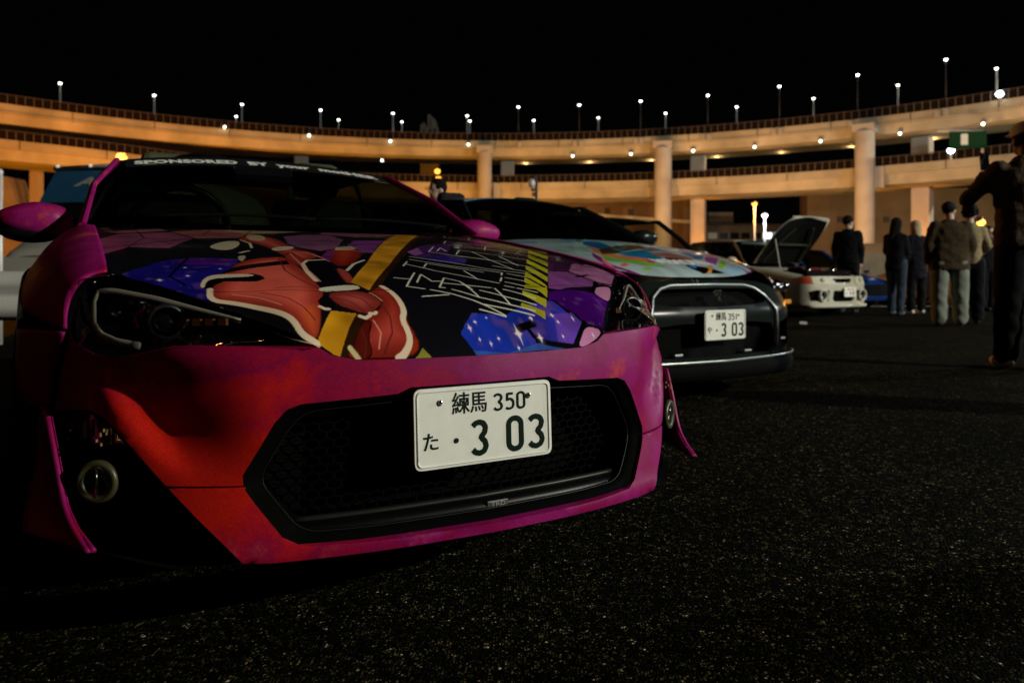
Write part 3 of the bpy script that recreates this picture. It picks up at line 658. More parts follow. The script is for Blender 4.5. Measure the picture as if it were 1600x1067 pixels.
# printed artwork of the hood in the car's own coordinates (u across, v back)
ART_POLYS=[
 ((0.2159,0.0482,0.0887),[(-0.7,0.982),(-0.644,1.127),(-0.486,1.198),(-0.45,0.98),(-0.544,0.735),(-0.638,0.781),(-0.7,0.663),(-0.7,0.812)]),
 ((0.305,0.0908,0.0802),[(-0.486,1.232),(-0.345,1.367),(-0.177,1.347),(-0.303,0.976),(-0.45,0.957)]),
 ((0.2623,0.0802,0.1022),[(-0.682,1.234),(-0.506,1.377),(-0.494,1.264),(-0.634,1.15)]),
 ((0.305,0.2232,0.1274),[(-0.319,1.332),(-0.155,1.345),(-0.043,1.34),(-0.169,1.184),(-0.283,1.13)]),
 ((0.2051,0.0452,0.1144),[(0.039,1.34),(0.281,1.358),(0.392,1.366),(0.087,1.084),(-0.011,1.205)]),
 ((0.008,0.0052,0.1559),[(-0.672,0.435),(-0.562,0.567),(-0.452,0.564),(-0.406,0.536),(-0.426,0.454),(-0.512,0.343),(-0.508,0.297),(-0.518,0.24),(-0.55,0.267),(-0.616,0.334),(-0.656,0.388)]),
 ((0.0612,0.008,0.1878),[(-0.568,0.545),(-0.51,0.574),(-0.416,0.548),(-0.44,0.474),(-0.52,0.493)]),
 ((0.5149,0.4287,0.2831),[(-0.446,0.759),(-0.39,0.872),(-0.341,0.893),(-0.36,0.771),(-0.402,0.676),(-0.436,0.693)]),
 ((0.4851,0.3763,0.2623),[(-0.402,0.581),(-0.376,0.591),(-0.402,0.506),(-0.408,0.517)]),
 ((0.4452,0.0887,0.0723),[(-0.323,0.992),(-0.281,1.087),(-0.211,1.0),(-0.233,0.679),(-0.197,0.648),(-0.197,0.553),(-0.247,0.496),(-0.269,0.457),(-0.277,0.5),(-0.289,0.57),(-0.293,0.714),(-0.315,0.824),(-0.333,0.913)]),
 ((0.5149,0.3515,0.2051),[(-0.289,1.072),(-0.233,1.106),(-0.249,0.941),(-0.287,0.868),(-0.309,0.916)]),
 ((0.1812,0.0545,0.117),[(-0.177,1.039),(-0.083,1.143),(0.003,1.155),(-0.007,0.954),(-0.109,0.699),(-0.167,0.657),(-0.207,0.711),(-0.219,0.806)]),
 ((0.5776,0.4851,0.3278),[(-0.289,0.714),(-0.231,0.755),(-0.219,0.731),(-0.241,0.68),(-0.295,0.651)]),
 ((0.1812,0.0296,0.1878),[(-0.069,0.737),(0.021,0.934),(0.141,0.967),(0.127,0.858),(-0.025,0.613),(-0.071,0.671)]),
 ((0.305,0.0296,0.0168),[(-0.157,0.647),(-0.109,0.699),(-0.055,0.721),(-0.049,0.625),(-0.141,0.446),(-0.187,0.406),(-0.197,0.47)]),
 ((0.1274,0.013,0.1022),[(-0.201,0.54),(-0.143,0.665),(-0.133,0.637),(-0.185,0.493)]),
 ((0.4564,0.305,0.1878),[(-0.099,0.734),(-0.043,0.758),(-0.035,0.723),(-0.071,0.671),(-0.123,0.668)]),
 ((0.5271,0.1022,0.0762),[(-0.508,0.297),(-0.462,0.397),(-0.43,0.47),(-0.376,0.542),(-0.295,0.562),(-0.293,0.531),(-0.285,0.461),(-0.285,0.352),(-0.281,0.262),(-0.285,0.209),(-0.311,0.152),(-0.323,0.1),(-0.345,0.052),(-0.362,0.067),(-0.374,0.1),(-0.396,0.135),(-0.438,0.18),(-0.476,0.213),(-0.516,0.24)]),
 ((0.6105,0.1022,0.0168),[(-0.37,0.137),(-0.321,0.166),(-0.313,0.14),(-0.325,0.092),(-0.343,0.054),(-0.362,0.069),(-0.37,0.099)]),
 ((0.4452,0.0802,0.0685),[(-0.301,0.534),(-0.285,0.461),(-0.279,0.293),(-0.257,0.342),(-0.249,0.548),(-0.255,0.657)]),
 ((0.0018,0.0018,0.0027),[(-0.466,0.392),(-0.44,0.443),(-0.378,0.474),(-0.297,0.507),(-0.299,0.457),(-0.388,0.429),(-0.438,0.404)]),
 ((0.0018,0.0018,0.003),[(-0.522,0.297),(-0.522,0.328),(-0.502,0.382),(-0.406,0.373),(-0.39,0.345),(-0.39,0.318),(-0.41,0.304),(-0.476,0.33),(-0.51,0.301)]),
 ((0.6795,0.5457,0.3763),[(-0.528,0.31),(-0.518,0.354),(-0.496,0.387),(-0.46,0.385),(-0.406,0.368),(-0.408,0.346),(-0.468,0.357),(-0.498,0.357),(-0.512,0.338),(-0.52,0.304)]),
 ((0.0018,0.0018,0.0037),[(-0.275,0.465),(-0.243,0.508),(-0.201,0.511),(-0.203,0.408),(-0.225,0.263),(-0.289,0.232),(-0.287,0.291)]),
 ((0.6584,0.6105,0.4564),[(-0.295,0.228),(-0.287,0.236),(-0.207,0.247),(-0.197,0.22),(-0.223,0.21),(-0.293,0.208)]),
 ((0.3763,0.0802,0.0762),[(-0.287,0.203),(-0.223,0.21),(-0.189,0.191),(-0.177,0.15),(-0.179,0.135),(-0.215,0.107),(-0.235,0.111),(-0.251,0.123),(-0.279,0.147)]),
 ((0.5457,0.1413,0.1274),[(-0.203,0.408),(-0.183,0.38),(-0.191,0.293),(-0.211,0.245),(-0.225,0.271)]),
 ((0.0024,0.0018,0.003),[(-0.313,0.166),(-0.287,0.199),(-0.281,0.138),(-0.291,0.128),(-0.313,0.135)]),
 ((0.3763,0.0545,0.0423),[(-0.195,0.196),(-0.147,0.232),(-0.133,0.186),(-0.133,0.104),(-0.145,0.078),(-0.137,0.054),(-0.137,0.03),(-0.151,0.013),(-0.191,0.012),(-0.271,0.022),(-0.297,0.026),(-0.273,0.049),(-0.241,0.089),(-0.217,0.103),(-0.181,0.131),(-0.175,0.165)]),
 ((0.1559,0.0212,0.013),[(-0.241,0.092),(-0.217,0.089),(-0.241,0.051),(-0.239,0.018),(-0.287,0.024),(-0.273,0.049)]),
 ((0.5149,0.0802,0.0212),[(-0.139,0.052),(-0.135,0.03),(-0.147,0.015),(-0.177,0.011),(-0.155,0.029)]),
 ((0.2623,0.2423,0.0319),[(-0.143,0.015),(-0.133,0.024),(-0.119,0.008),(-0.155,0.009)]),
 ((0.6105,0.2623,0.0116),[(0.337,1.366),(0.436,1.383),(0.139,0.793),(-0.055,0.423),(-0.185,0.204),(-0.209,0.263),(-0.103,0.456),(0.123,0.932)]),
 ((0.0296,0.0103,0.003),[(0.436,1.383),(0.454,1.386),(0.069,0.608),(-0.069,0.365),(-0.147,0.232),(-0.189,0.191),(-0.185,0.204),(-0.055,0.423),(0.139,0.793)]),
 ((0.6308,0.2831,0.0097),[(-0.295,0.128),(-0.245,0.112),(-0.273,0.078),(-0.307,0.028),(-0.319,0.031),(-0.347,0.051),(-0.317,0.096)]),
 ((0.0273,0.0103,0.003),[(-0.245,0.112),(-0.239,0.09),(-0.273,0.049),(-0.295,0.026),(-0.307,0.028),(-0.273,0.078)]),
 ((0.0452,0.013,0.1022),[(0.089,0.655),(0.219,0.84),(0.392,0.986),(0.211,0.63),(0.233,0.546),(0.181,0.463),(0.111,0.489),(0.077,0.58)]),
 ((0.2623,0.0802,0.2623),[(0.091,0.655),(0.169,0.761),(0.131,0.63),(0.085,0.58)]),
 ((0.0212,0.0168,0.2232),[(0.101,0.568),(0.191,0.565),(0.227,0.539),(0.189,0.467),(0.127,0.491)]),
 ((0.0382,0.0423,0.0212),[(0.528,1.331),(0.622,1.427),(0.7,1.31),(0.7,1.015),(0.7,1.0),(0.55,1.07)]),
 ((0.0482,0.0052,0.0452),[(0.7,0.906),(0.7,0.815),(0.7,0.728),(0.7,0.613),(0.7,0.451),(0.658,0.439),(0.7,0.584),(0.602,0.548),(0.51,0.432),(0.43,0.412)]),
 ((0.2051,0.0097,0.1274),[(0.7,0.792),(0.7,0.731),(0.7,0.682),(0.7,0.682),(0.67,0.706)]),
 ((0.5457,0.1878,0.2232),[(0.7,0.742),(0.7,0.717),(0.7,0.587),(0.7,0.458),(0.696,0.449),(0.7,0.57),(0.7,0.682)]),
 ((0.4125,0.1413,0.2961),[(0.52,0.441),(0.616,0.565),(0.7,0.584),(0.696,0.515),(0.668,0.413),(0.564,0.292),(0.528,0.334)]),
 ((0.2159,0.0545,0.2232),[(0.426,0.41),(0.508,0.427),(0.524,0.33),(0.5,0.287),(0.333,0.209),(0.305,0.219)]),
 ((0.5149,0.2051,0.3515),[(0.504,0.286),(0.57,0.3),(0.484,0.194),(0.464,0.195),(0.454,0.226)]),
 ((0.0545,0.0018,0.1413),[(0.291,0.196),(0.331,0.204),(0.446,0.222),(0.468,0.184),(0.358,0.056),(0.313,0.071),(0.307,0.097),(0.289,0.114),(0.257,0.144)]),
 ((0.0103,0.0319,0.3763),[(-0.035,0.043),(0.019,0.094),(0.101,0.085),(0.163,0.116),(0.193,0.092),(0.143,0.056),(0.147,0.02),(0.133,0.009),(0.065,0.006),(-0.019,0.012)]),
 ((0.0296,0.0273,0.3515),[(0.163,0.116),(0.247,0.144),(0.269,0.142),(0.285,0.107),(0.307,0.074),(0.251,0.023),(0.155,0.025),(0.143,0.056)]),
 ((0.1144,0.0452,0.3763),[(0.239,0.094),(0.295,0.102),(0.305,0.071),(0.257,0.026),(0.207,0.025)]),
 ((0.0319,0.0908,0.3763),[(-0.019,0.012),(0.065,0.006),(0.149,0.022),(0.249,0.02),(0.203,0.013),(0.071,0.006),(-0.015,0.004)]),
 ((0.5776,0.2232,0.4287),[(0.309,0.063),(0.345,0.054),(0.343,0.042),(0.295,0.026),(0.257,0.02)]),
 ((0.4452,0.4125,0.013),[(0.7,1.014),(0.7,0.907),(0.7,0.893),(0.7,1.003)]),
 ((0.4452,0.4125,0.013),[(0.7,0.996),(0.7,0.88),(0.7,0.862),(0.7,0.986)]),
 ((0.4452,0.4125,0.013),[(0.7,0.977),(0.7,0.851),(0.668,0.789),(0.682,0.941)]),
 ((0.4452,0.4125,0.013),[(0.644,0.878),(0.62,0.713),(0.56,0.62),(0.578,0.772)]),
 ((0.4452,0.4125,0.013),[(0.548,0.722),(0.522,0.559),(0.476,0.489),(0.494,0.635)]),
 ((0.4452,0.4125,0.013),[(0.468,0.598),(0.442,0.435),(0.402,0.374),(0.424,0.527)]),
 ((0.4452,0.4125,0.013),[(0.396,0.484),(0.37,0.324),(0.335,0.271),(0.356,0.42)]),
 ((0.4452,0.4125,0.013),[(0.333,0.381),(0.311,0.234),(0.301,0.22),(0.297,0.325)]),
 ((0.4452,0.4125,0.013),[(0.287,0.31),(0.291,0.202),(0.263,0.16),(0.259,0.264)]),
 ((0.4452,0.4125,0.013),[(0.213,0.196),(0.255,0.15),(0.231,0.114),(0.197,0.17)]),
 ((0.4452,0.4125,0.013),[(0.171,0.131),(0.219,0.1),(0.205,0.076),(0.161,0.117)]),
 ((0.4452,0.4125,0.013),[(0.247,0.242),(0.301,0.22),(0.291,0.205),(0.227,0.212)]),
]
ART_LINES=[
 (6,(0.7758,0.6105,0.4125),[(-0.51,0.294),(-0.518,0.243),(-0.476,0.215),(-0.432,0.174),(-0.392,0.131),(-0.378,0.104),(-0.372,0.071),(-0.347,0.049)]),
 (6,(0.7758,0.6105,0.4125),[(-0.147,0.227),(-0.135,0.181),(-0.137,0.111),(-0.155,0.083),(-0.151,0.052),(-0.157,0.032),(-0.177,0.016),(-0.191,0.012)]),
 (3,(0.7529,0.6105,0.4125),[(-0.269,0.457),(-0.245,0.502),(-0.201,0.509)]),
 (4,(0.7529,0.6105,0.4125),[(-0.269,0.457),(-0.283,0.358),(-0.283,0.284)]),
 (2.5,(0.6795,0.5457,0.3515),[(-0.333,0.913),(-0.323,0.825),(-0.339,0.717)]),
 (3.5,(0.6795,0.5457,0.3515),[(-0.386,0.631),(-0.358,0.662)]),
 (3,(0.7157,0.5776,0.402),[(-0.183,0.37),(-0.141,0.446),(-0.095,0.5)]),
 (3.5,(0.5776,0.4851,0.2232),[(-0.283,0.04),(-0.271,0.022)]),
 (3,(0.7529,0.5776,0.402),[(-0.315,0.143),(-0.307,0.134),(-0.299,0.133)]),
 (3,(0.7529,0.5776,0.402),[(-0.241,0.104),(-0.231,0.097),(-0.219,0.103)]),
 (3,(0.7529,0.5776,0.402),[(-0.217,0.109),(-0.207,0.107),(-0.203,0.111)]),
 (1.6,(0.6445,0.5149,0.305),[(-0.275,1.173),(-0.127,1.273),(-0.019,1.34)]),
 (2,(0.6445,0.1878,0.1559),[(-0.243,0.636),(-0.203,0.594),(-0.193,0.482)]),
 (2,(0.6445,0.2232,0.1878),[(-0.095,0.715),(-0.049,0.625)]),
 (1.4,(0.5776,0.305,0.1878),[(-0.189,0.191),(-0.181,0.173),(-0.175,0.15)]),
 (2.0,(0.7529,0.7305,0.5776),[(-0.091,0.292),(-0.059,0.278)]),
 (2.0,(0.7529,0.7305,0.5776),[(-0.019,0.338),(-0.087,0.223),(-0.049,0.204)]),
 (2.0,(0.7529,0.7305,0.5776),[(-0.049,0.251),(-0.009,0.321),(-0.007,0.258),(0.019,0.258)]),
 (2.0,(0.7529,0.7305,0.5776),[(0.005,0.209),(-0.007,0.213),(0.039,0.287),(0.067,0.258),(0.073,0.2)]),
 (2.0,(0.7529,0.7305,0.5776),[(-0.037,0.199),(0.005,0.174),(0.049,0.138),(0.063,0.124),(0.179,0.086)]),
 (2.0,(0.7529,0.7305,0.5776),[(-0.073,0.163),(-0.003,0.169)]),
 (2.0,(0.7529,0.7305,0.5776),[(0.019,0.2),(0.067,0.156),(0.135,0.122),(0.191,0.1)]),
 (2.0,(0.7529,0.7305,0.5776),[(0.067,0.258),(0.069,0.192),(0.069,0.156)]),
 (2.0,(0.7529,0.7305,0.5776),[(0.091,0.193),(0.149,0.154),(0.207,0.123)]),
 (2.0,(0.7529,0.7305,0.5776),[(0.139,0.207),(0.135,0.122)]),
 (2.0,(0.7529,0.7305,0.5776),[(0.049,0.138),(0.101,0.084)]),
 (2.0,(0.7529,0.7305,0.5776),[(0.045,0.105),(0.099,0.082)]),
 (2.0,(0.7529,0.7305,0.5776),[(0.013,0.245),(0.135,0.208),(0.139,0.207)]),
 (2.0,(0.7529,0.7305,0.5776),[(-0.017,0.418),(0.019,0.48)]),
 (2.0,(0.7529,0.7305,0.5776),[(-0.001,0.445),(0.051,0.357),(0.131,0.279),(0.173,0.246)]),
 (2.0,(0.7529,0.7305,0.5776),[(0.037,0.407),(0.065,0.455),(0.129,0.395),(0.185,0.354)]),
 (2.0,(0.7529,0.7305,0.5776),[(0.041,0.515),(0.127,0.422),(0.243,0.355)]),
 (2.0,(0.7529,0.7305,0.5776),[(0.243,0.355),(0.225,0.326)]),
 (2.0,(0.7529,0.7305,0.5776),[(0.211,0.3),(0.187,0.264)]),
 (2.0,(0.7529,0.7305,0.5776),[(0.133,0.365),(0.129,0.278)]),
 (2.0,(0.7529,0.7305,0.5776),[(0.255,0.348),(0.295,0.314)]),
 (2.0,(0.7529,0.7305,0.5776),[(0.223,0.301),(0.265,0.272)]),
 (2.0,(0.7529,0.7305,0.5776),[(0.199,0.259),(0.239,0.228)]),
 (2.0,(0.7529,0.7305,0.5776),[(0.179,0.226),(0.251,0.187)]),
 (2.0,(0.7529,0.7305,0.5776),[(0.161,0.201),(0.225,0.153)]),
 (2.0,(0.7529,0.7305,0.5776),[(0.247,0.814),(0.167,0.671),(0.215,0.615),(0.309,0.548)]),
 (2.0,(0.7529,0.7305,0.5776),[(0.203,0.692),(0.257,0.784),(0.239,0.701)]),
 (2.0,(0.7529,0.7305,0.5776),[(0.241,0.635),(0.301,0.736),(0.392,0.658),(0.462,0.58)]),
 (2.0,(0.7529,0.7305,0.5776),[(0.333,0.711),(0.309,0.548),(0.307,0.403)]),
 (2.0,(0.7529,0.7305,0.5776),[(0.498,0.928),(0.42,0.79)]),
 (2.0,(0.7529,0.7305,0.5776),[(0.484,0.904),(0.578,0.772)]),
 (2.0,(0.7529,0.7305,0.5776),[(0.384,0.623),(0.36,0.469)]),
 (2.0,(0.7529,0.7305,0.5776),[(0.265,0.448),(0.36,0.359)]),
 (2.0,(0.7529,0.7305,0.5776),[(0.349,0.955),(0.408,1.066)]),
 (2.0,(0.7529,0.7305,0.5776),[(0.56,1.41),(0.532,1.332)]),
 (2.0,(0.7529,0.7305,0.5776),[(0.58,1.228),(0.664,1.382)]),
 (2.0,(0.7529,0.7305,0.5776),[(0.7,1.093),(0.7,1.101)]),
 (2.0,(0.7529,0.7305,0.5776),[(0.7,0.996),(0.7,1.012)]),
 (2.0,(0.7529,0.7305,0.5776),[(0.396,1.048),(0.504,0.957),(0.66,0.908)]),
 (2.0,(0.7529,0.7305,0.5776),[(0.366,0.919),(0.468,0.796),(0.526,0.685)]),
 (2.0,(0.7529,0.7305,0.5776),[(0.374,0.848),(0.486,0.764)]),
 (2.0,(0.7529,0.7305,0.5776),[(0.225,0.603),(0.345,0.516),(0.408,0.436)]),
 (2.0,(0.7529,0.7305,0.5776),[(0.526,1.196),(0.678,1.054),(0.7,0.979)]),
 (2.0,(0.7529,0.7305,0.5776),[(0.061,0.564),(0.137,0.494),(0.219,0.4),(0.315,0.357)]),
 (1.8,(0.117,0.016,0.0116),[(-0.309,0.529),(-0.329,0.387),(-0.319,0.309),(-0.293,0.228)]),
 (1.5,(0.7305,0.2623,0.1878),[(-0.263,0.607),(-0.275,0.436),(-0.275,0.278)]),
 (1.3,(0.117,0.016,0.0116),[(-0.444,0.431),(-0.382,0.452),(-0.319,0.461)]),
 (1.4,(0.117,0.016,0.0116),[(-0.418,0.233),(-0.372,0.187),(-0.349,0.142),(-0.337,0.101)]),
 (1.4,(0.7305,0.2623,0.1878),[(-0.472,0.25),(-0.426,0.212),(-0.39,0.162)]),
 (1.3,(0.117,0.016,0.0116),[(-0.384,0.246),(-0.341,0.249),(-0.303,0.234)]),
 (1.6,(0.117,0.016,0.0116),[(-0.183,0.138),(-0.177,0.094),(-0.187,0.056),(-0.219,0.021)]),
 (1.4,(0.7305,0.2623,0.1878),[(-0.217,0.089),(-0.211,0.059),(-0.225,0.032)]),
 (1.3,(0.117,0.016,0.0116),[(-0.249,0.071),(-0.247,0.045),(-0.259,0.022)]),
 (1.3,(0.117,0.016,0.0116),[(-0.277,0.177),(-0.247,0.16),(-0.227,0.115)]),
 (1.3,(0.117,0.016,0.0116),[(-0.245,0.189),(-0.217,0.163),(-0.205,0.122)]),
 (1.2,(0.7305,0.2623,0.1878),[(-0.217,0.637),(-0.207,0.579),(-0.193,0.51)]),
 (1.3,(0.117,0.016,0.0116),[(-0.305,0.825),(-0.287,0.746),(-0.267,0.681)]),
 (1.2,(0.117,0.016,0.0116),[(-0.205,0.389),(-0.217,0.297),(-0.213,0.25)]),
 (2,(0.0009,0.0009,0.0015),[(-0.7,0.979),(-0.636,1.289)]),
 (2,(0.0009,0.0009,0.0015),[(-0.638,0.781),(-0.584,0.993),(-0.484,0.979)]),
 (2,(0.0009,0.0009,0.0015),[(-0.584,0.993),(-0.586,1.29)]),
 (2,(0.0009,0.0009,0.0015),[(-0.307,1.002),(-0.215,1.35)]),
 (2,(0.0009,0.0009,0.0015),[(-0.345,1.367),(-0.414,1.063)]),
 (2,(0.0009,0.0009,0.0015),[(0.039,1.34),(0.069,1.167)]),
 (2,(0.0009,0.0009,0.0015),[(0.127,1.1),(0.295,1.36)]),
 (1.6,(0.0009,0.0009,0.0015),[(-0.009,0.891),(-0.057,0.659)]),
 (1.6,(0.0009,0.0009,0.0015),[(0.129,0.948),(-0.007,0.665)]),
 (2.5,(0.0009,0.0009,0.0015),[(-0.7,0.771),(-0.528,0.891),(-0.458,0.977)]),
 (2,(0.0009,0.0009,0.0015),[(-0.68,1.087),(-0.576,0.992),(-0.528,0.814)]),
 (2.5,(0.0009,0.0009,0.0015),[(-0.49,1.231),(-0.45,0.957),(-0.502,0.755)]),
 (2,(0.0009,0.0009,0.0015),[(-0.45,0.957),(-0.307,1.002)]),
 (2.5,(0.0009,0.0009,0.0015),[(-0.518,0.576),(-0.58,0.393),(-0.554,0.327)]),
 (3,(0.0009,0.0009,0.0015),[(0.508,0.427),(0.526,0.395),(0.542,0.331),(0.57,0.285)]),
 (4,(0.0009,0.0009,0.0015),[(0.496,0.37),(0.56,0.403)]),
 (4,(0.0009,0.0009,0.0015),[(0.538,0.33),(0.446,0.222)]),
 (5,(0.0009,0.0009,0.0015),[(0.315,0.072),(0.251,0.02)]),
 (5,(0.0009,0.0009,0.0015),[(0.139,0.055),(0.151,0.023),(0.253,0.02)]),
 (8,(0.0009,0.0009,0.0015),[(0.115,0.051),(0.161,0.063)]),
 (3,(0.0009,0.0009,0.0015),[(0.273,0.146),(0.287,0.102)]),
 (3,(0.0009,0.0009,0.0015),[(0.538,0.334),(0.584,0.303)]),
 (1.0,(0.0009,0.0009,0.0015),[(-0.51,0.279),(-0.424,0.244),(-0.295,0.213),(-0.149,0.204)]),
 (1.2,(0.0009,0.0009,0.0015),[(-0.149,0.204),(0.009,0.2),(0.191,0.211),(0.418,0.257),(0.596,0.319)]),
]
ART_STARS=[
 ((-0.602,0.366),5),
 ((-0.542,0.394),4),
 ((-0.538,0.469),3),
 ((-0.466,0.437),3),
 ((0.109,0.04),7),
 ((0.163,0.032),5),
 ((-0.007,0.054),4),
 ((0.013,0.068),3),
 ((0.029,0.022),2.5),
 ((0.053,0.031),2.5),
 ((0.095,0.014),2.5),
 ((0.047,0.079),2),
 ((0.237,0.071),3),
 ((0.287,0.083),2.5),
 ((0.005,0.03),2),
 ((0.165,0.077),4),
 ((0.231,0.089),4),
 ((0.229,0.038),2.5),
 ((0.319,0.042),2.5),
]
# ------------------------------------------------------------------ the pink wrapped coupe in front
def wrap_paint():
    m = bpy.data.materials.new('wrap_paint'); m.use_nodes = True; n, l = nt(m); b = n['Principled BSDF']
    tc = n.new('ShaderNodeTexCoord'); sep = n.new('ShaderNodeSeparateXYZ'); l.new(tc.outputs['Object'], sep.inputs[0])
    no = n.new('ShaderNodeTexNoise'); no.inputs['Scale'].default_value = 5.5; no.inputs['Detail'].default_value = 9; no.inputs['Roughness'].default_value = .62; l.new(tc.outputs['Object'], no.inputs['Vector'])
    # the print runs from red on the right hand side of the car to magenta
    mr = n.new('ShaderNodeMapRange'); mr.inputs['From Min'].default_value = -.62; mr.inputs['From Max'].default_value = -.05; l.new(sep.outputs['X'], mr.inputs[0])
    mo = n.new('ShaderNodeMapRange'); mo.inputs['From Min'].default_value = -.700; mo.inputs['From Max'].default_value = -.725; l.new(sep.outputs['X'], mo.inputs[0])
    mz = n.new('ShaderNodeMapRange'); mz.inputs['From Min'].default_value = .46; mz.inputs['From Max'].default_value = .62; l.new(sep.outputs['Z'], mz.inputs[0])
    mxm = n.new('ShaderNodeMath'); mxm.operation = 'MAXIMUM'; l.new(mr.outputs[0], mxm.inputs[0]); l.new(mz.outputs[0], mxm.inputs[1])
    ad = n.new('ShaderNodeMath'); ad.operation = 'MULTIPLY_ADD'; l.new(no.outputs[0], ad.inputs[0]); ad.inputs[1].default_value = 2.0; ad.inputs[2].default_value = -1.05
    s = n.new('ShaderNodeMath'); s.operation = 'ADD'; mxo = n.new('ShaderNodeMath'); mxo.operation = 'MAXIMUM'; l.new(mxm.outputs[0], mxo.inputs[0]); l.new(mo.outputs[0], mxo.inputs[1]); l.new(mxo.outputs[0], s.inputs[0]); l.new(ad.outputs[0], s.inputs[1])
    r = n.new('ShaderNodeValToRGB'); l.new(s.outputs[0], r.inputs[0]); e = r.color_ramp.elements
    e[0].position = .06; e[0].color = (.50,.012,.006,1); e[1].position = .80; e[1].color = (.20,.003,.064,1)
    x = e.new(.30); x.color = (.36,.006,.022,1)
    x = e.new(.45); x.color = (.215,.004,.045,1); x = e.new(.56); x.color = (.28,.005,.034,1); x = e.new(1.0); x.color = (.24,.008,.11,1)
    # orange spatter
    n2 = n.new('ShaderNodeTexNoise'); n2.inputs['Scale'].default_value = 5.5; n2.inputs['Detail'].default_value = 9; n2.inputs['Roughness'].default_value = .68; l.new(tc.outputs['Object'], n2.inputs['Vector'])
    r2 = n.new('ShaderNodeMapRange'); r2.inputs['From Min'].default_value = .575; r2.inputs['From Max'].default_value = .70; l.new(n2.outputs[0], r2.inputs[0])
    mx = n.new('ShaderNodeMix'); mx.data_type = 'RGBA'; l.new(r2.outputs[0], mx.inputs['Factor']); l.new(r.outputs[0], mx.inputs['A']); mx.inputs['B'].default_value = (.48,.05,.03,1)
    n3 = n.new('ShaderNodeTexNoise'); n3.inputs['Scale'].default_value = 420; n3.inputs['Detail'].default_value = 2; l.new(tc.outputs['Object'], n3.inputs['Vector'])
    r3 = n.new('ShaderNodeMapRange'); r3.inputs['From Min'].default_value = .35; r3.inputs['From Max'].default_value = .7; r3.inputs['To Min'].default_value = .78; r3.inputs['To Max'].default_value = 1.25; l.new(n3.outputs[0], r3.inputs[0])
    mm = n.new('ShaderNodeMix'); mm.data_type = 'RGBA'; mm.blend_type = 'MULTIPLY'; mm.inputs['Factor'].default_value = 1; l.new(mx.outputs['Result'], mm.inputs['A']); l.new(r3.outputs[0], mm.inputs['B'])
    l.new(mm.outputs['Result'], b.inputs['Base Color']); b.inputs['Roughness'].default_value = .44; b.inputs['Specular IOR Level'].default_value = .09
    b.inputs['Coat Weight'].default_value = .03; b.inputs['Coat Roughness'].default_value = .25
    return m
WRAP = wrap_paint()
car = thing('sports_car', 'pink and red wrapped sports coupe with a printed hood filling the foreground', 'car', (-.06, 1.65, 0), R_(30))
FU = pchip([0,.2,.33,.40,.48,.55,.61,.66,.70,.73,.76,.79,.82,.85,.90], [0,.010,.026,.040,.062,.095,.135,.185,.235,.285,.35,.43,.53,.66,.85])
GZ = pchip([.15,.19,.24,.30,.322,.40,.48,.55,.60,.66], [-.034,-.036,-.026,-.010,-.004,-.004,-.006,.003,.015,.03])
sm_ = lambda q: (lambda t: t*t*(3-2*t))(min(1, max(0, q)))
def facet(u, z):   # the scooped cheek between headlamp and grille, and the forward flaring rim of the fog lamp opening
    a = abs(u); ub = .735-(.53-z)*.60; w = ub-.058; A = .054*sm_((.590-z)/.085)*sm_((z-.315)/.11)
    if a <= .455: return 0.
    if a < w: return A*(.6*sm_((a-.455)/(w-.455))+.4*((a-.455)/(w-.455)))
    q = (a-w)/(ub+.006-w); return A*max(0, 1-(.5*sm_(q)+.5*min(1, q)))
bump_ = lambda u, z: (u, float(FU(abs(u)))+float(GZ(z))+facet(u, z), z)
GR_HALF = [(0, .492), (.168, .492), (.195, .481), (.383, .472), (.408, .462), (.430, .438), (.484, .342), (.485, .315), (.470, .290), (.424, .224), (.395, .209), (.282, .205), (0, .204)]
grille_o = round_poly(mirror(GR_HALF), .012, 3)
BO = [(0,.5505),(.15,.5515),(.27,.5535),(.322,.5645),(.348,.581),(.43,.584),(.57,.588),(.60,.586),(.652,.571),(.694,.559),(.726,.563),(.757,.580),(.770,.606),(.784,.53),(.800,.432),(.775,.445),(.735,.455),(.706,.437),(.675,.400),(.613,.323),(.490,.3235),(.482,.3235)]
inner_low = [(.484,.325),(.484,.342)]
# upper bumper: above the seam ; lip: below the seam
up_half = BO[:-1]+[(.4855,.3235),(.486,.342),(.432,.439),(.410,.464),(.384,.474),(.195,.483),(.168,.494),(0,.494)]
rimf = lambda d: (lambda u, z: (u*.995, float(FU(abs(u)))+float(GZ(z))+facet(u, z)+d, z))
bo = panel('bumper', mirror(up_half), [], bump_, WRAP, car, .018, rim=rimf(.035))
lip_half_out = [(.482,.3195),(.490,.3195),(.609,.3185),(.560,.262),(.492,.188),(.435,.184),(.232,.187),(0,.188)]
lip_half_in = [(0,.206),(.282,.207),(.394,.211),(.422,.226),(.468,.291),(.483,.315)]
lipf = lambda u, z: (u, float(FU(abs(u)))+float(GZ(z))-.002-.012*math.exp(-(u/.33)**4)*(lambda q: q*q*(3-2*q))(min(1, max(0, (.318-z)/.10)))-.006*math.exp(-((z-.200)/.015)**2), z)
lip = panel('front_lip', lip_half_out+[(-x, z) for x, z in lip_half_out[-2::-1]]+[(-x, z) for x, z in lip_half_in[:0:-1]]+lip_half_in, [], lipf, WRAP, car, .016, rim=lambda u, z: (u, float(FU(abs(u)))+float(GZ(z))+.05, z))
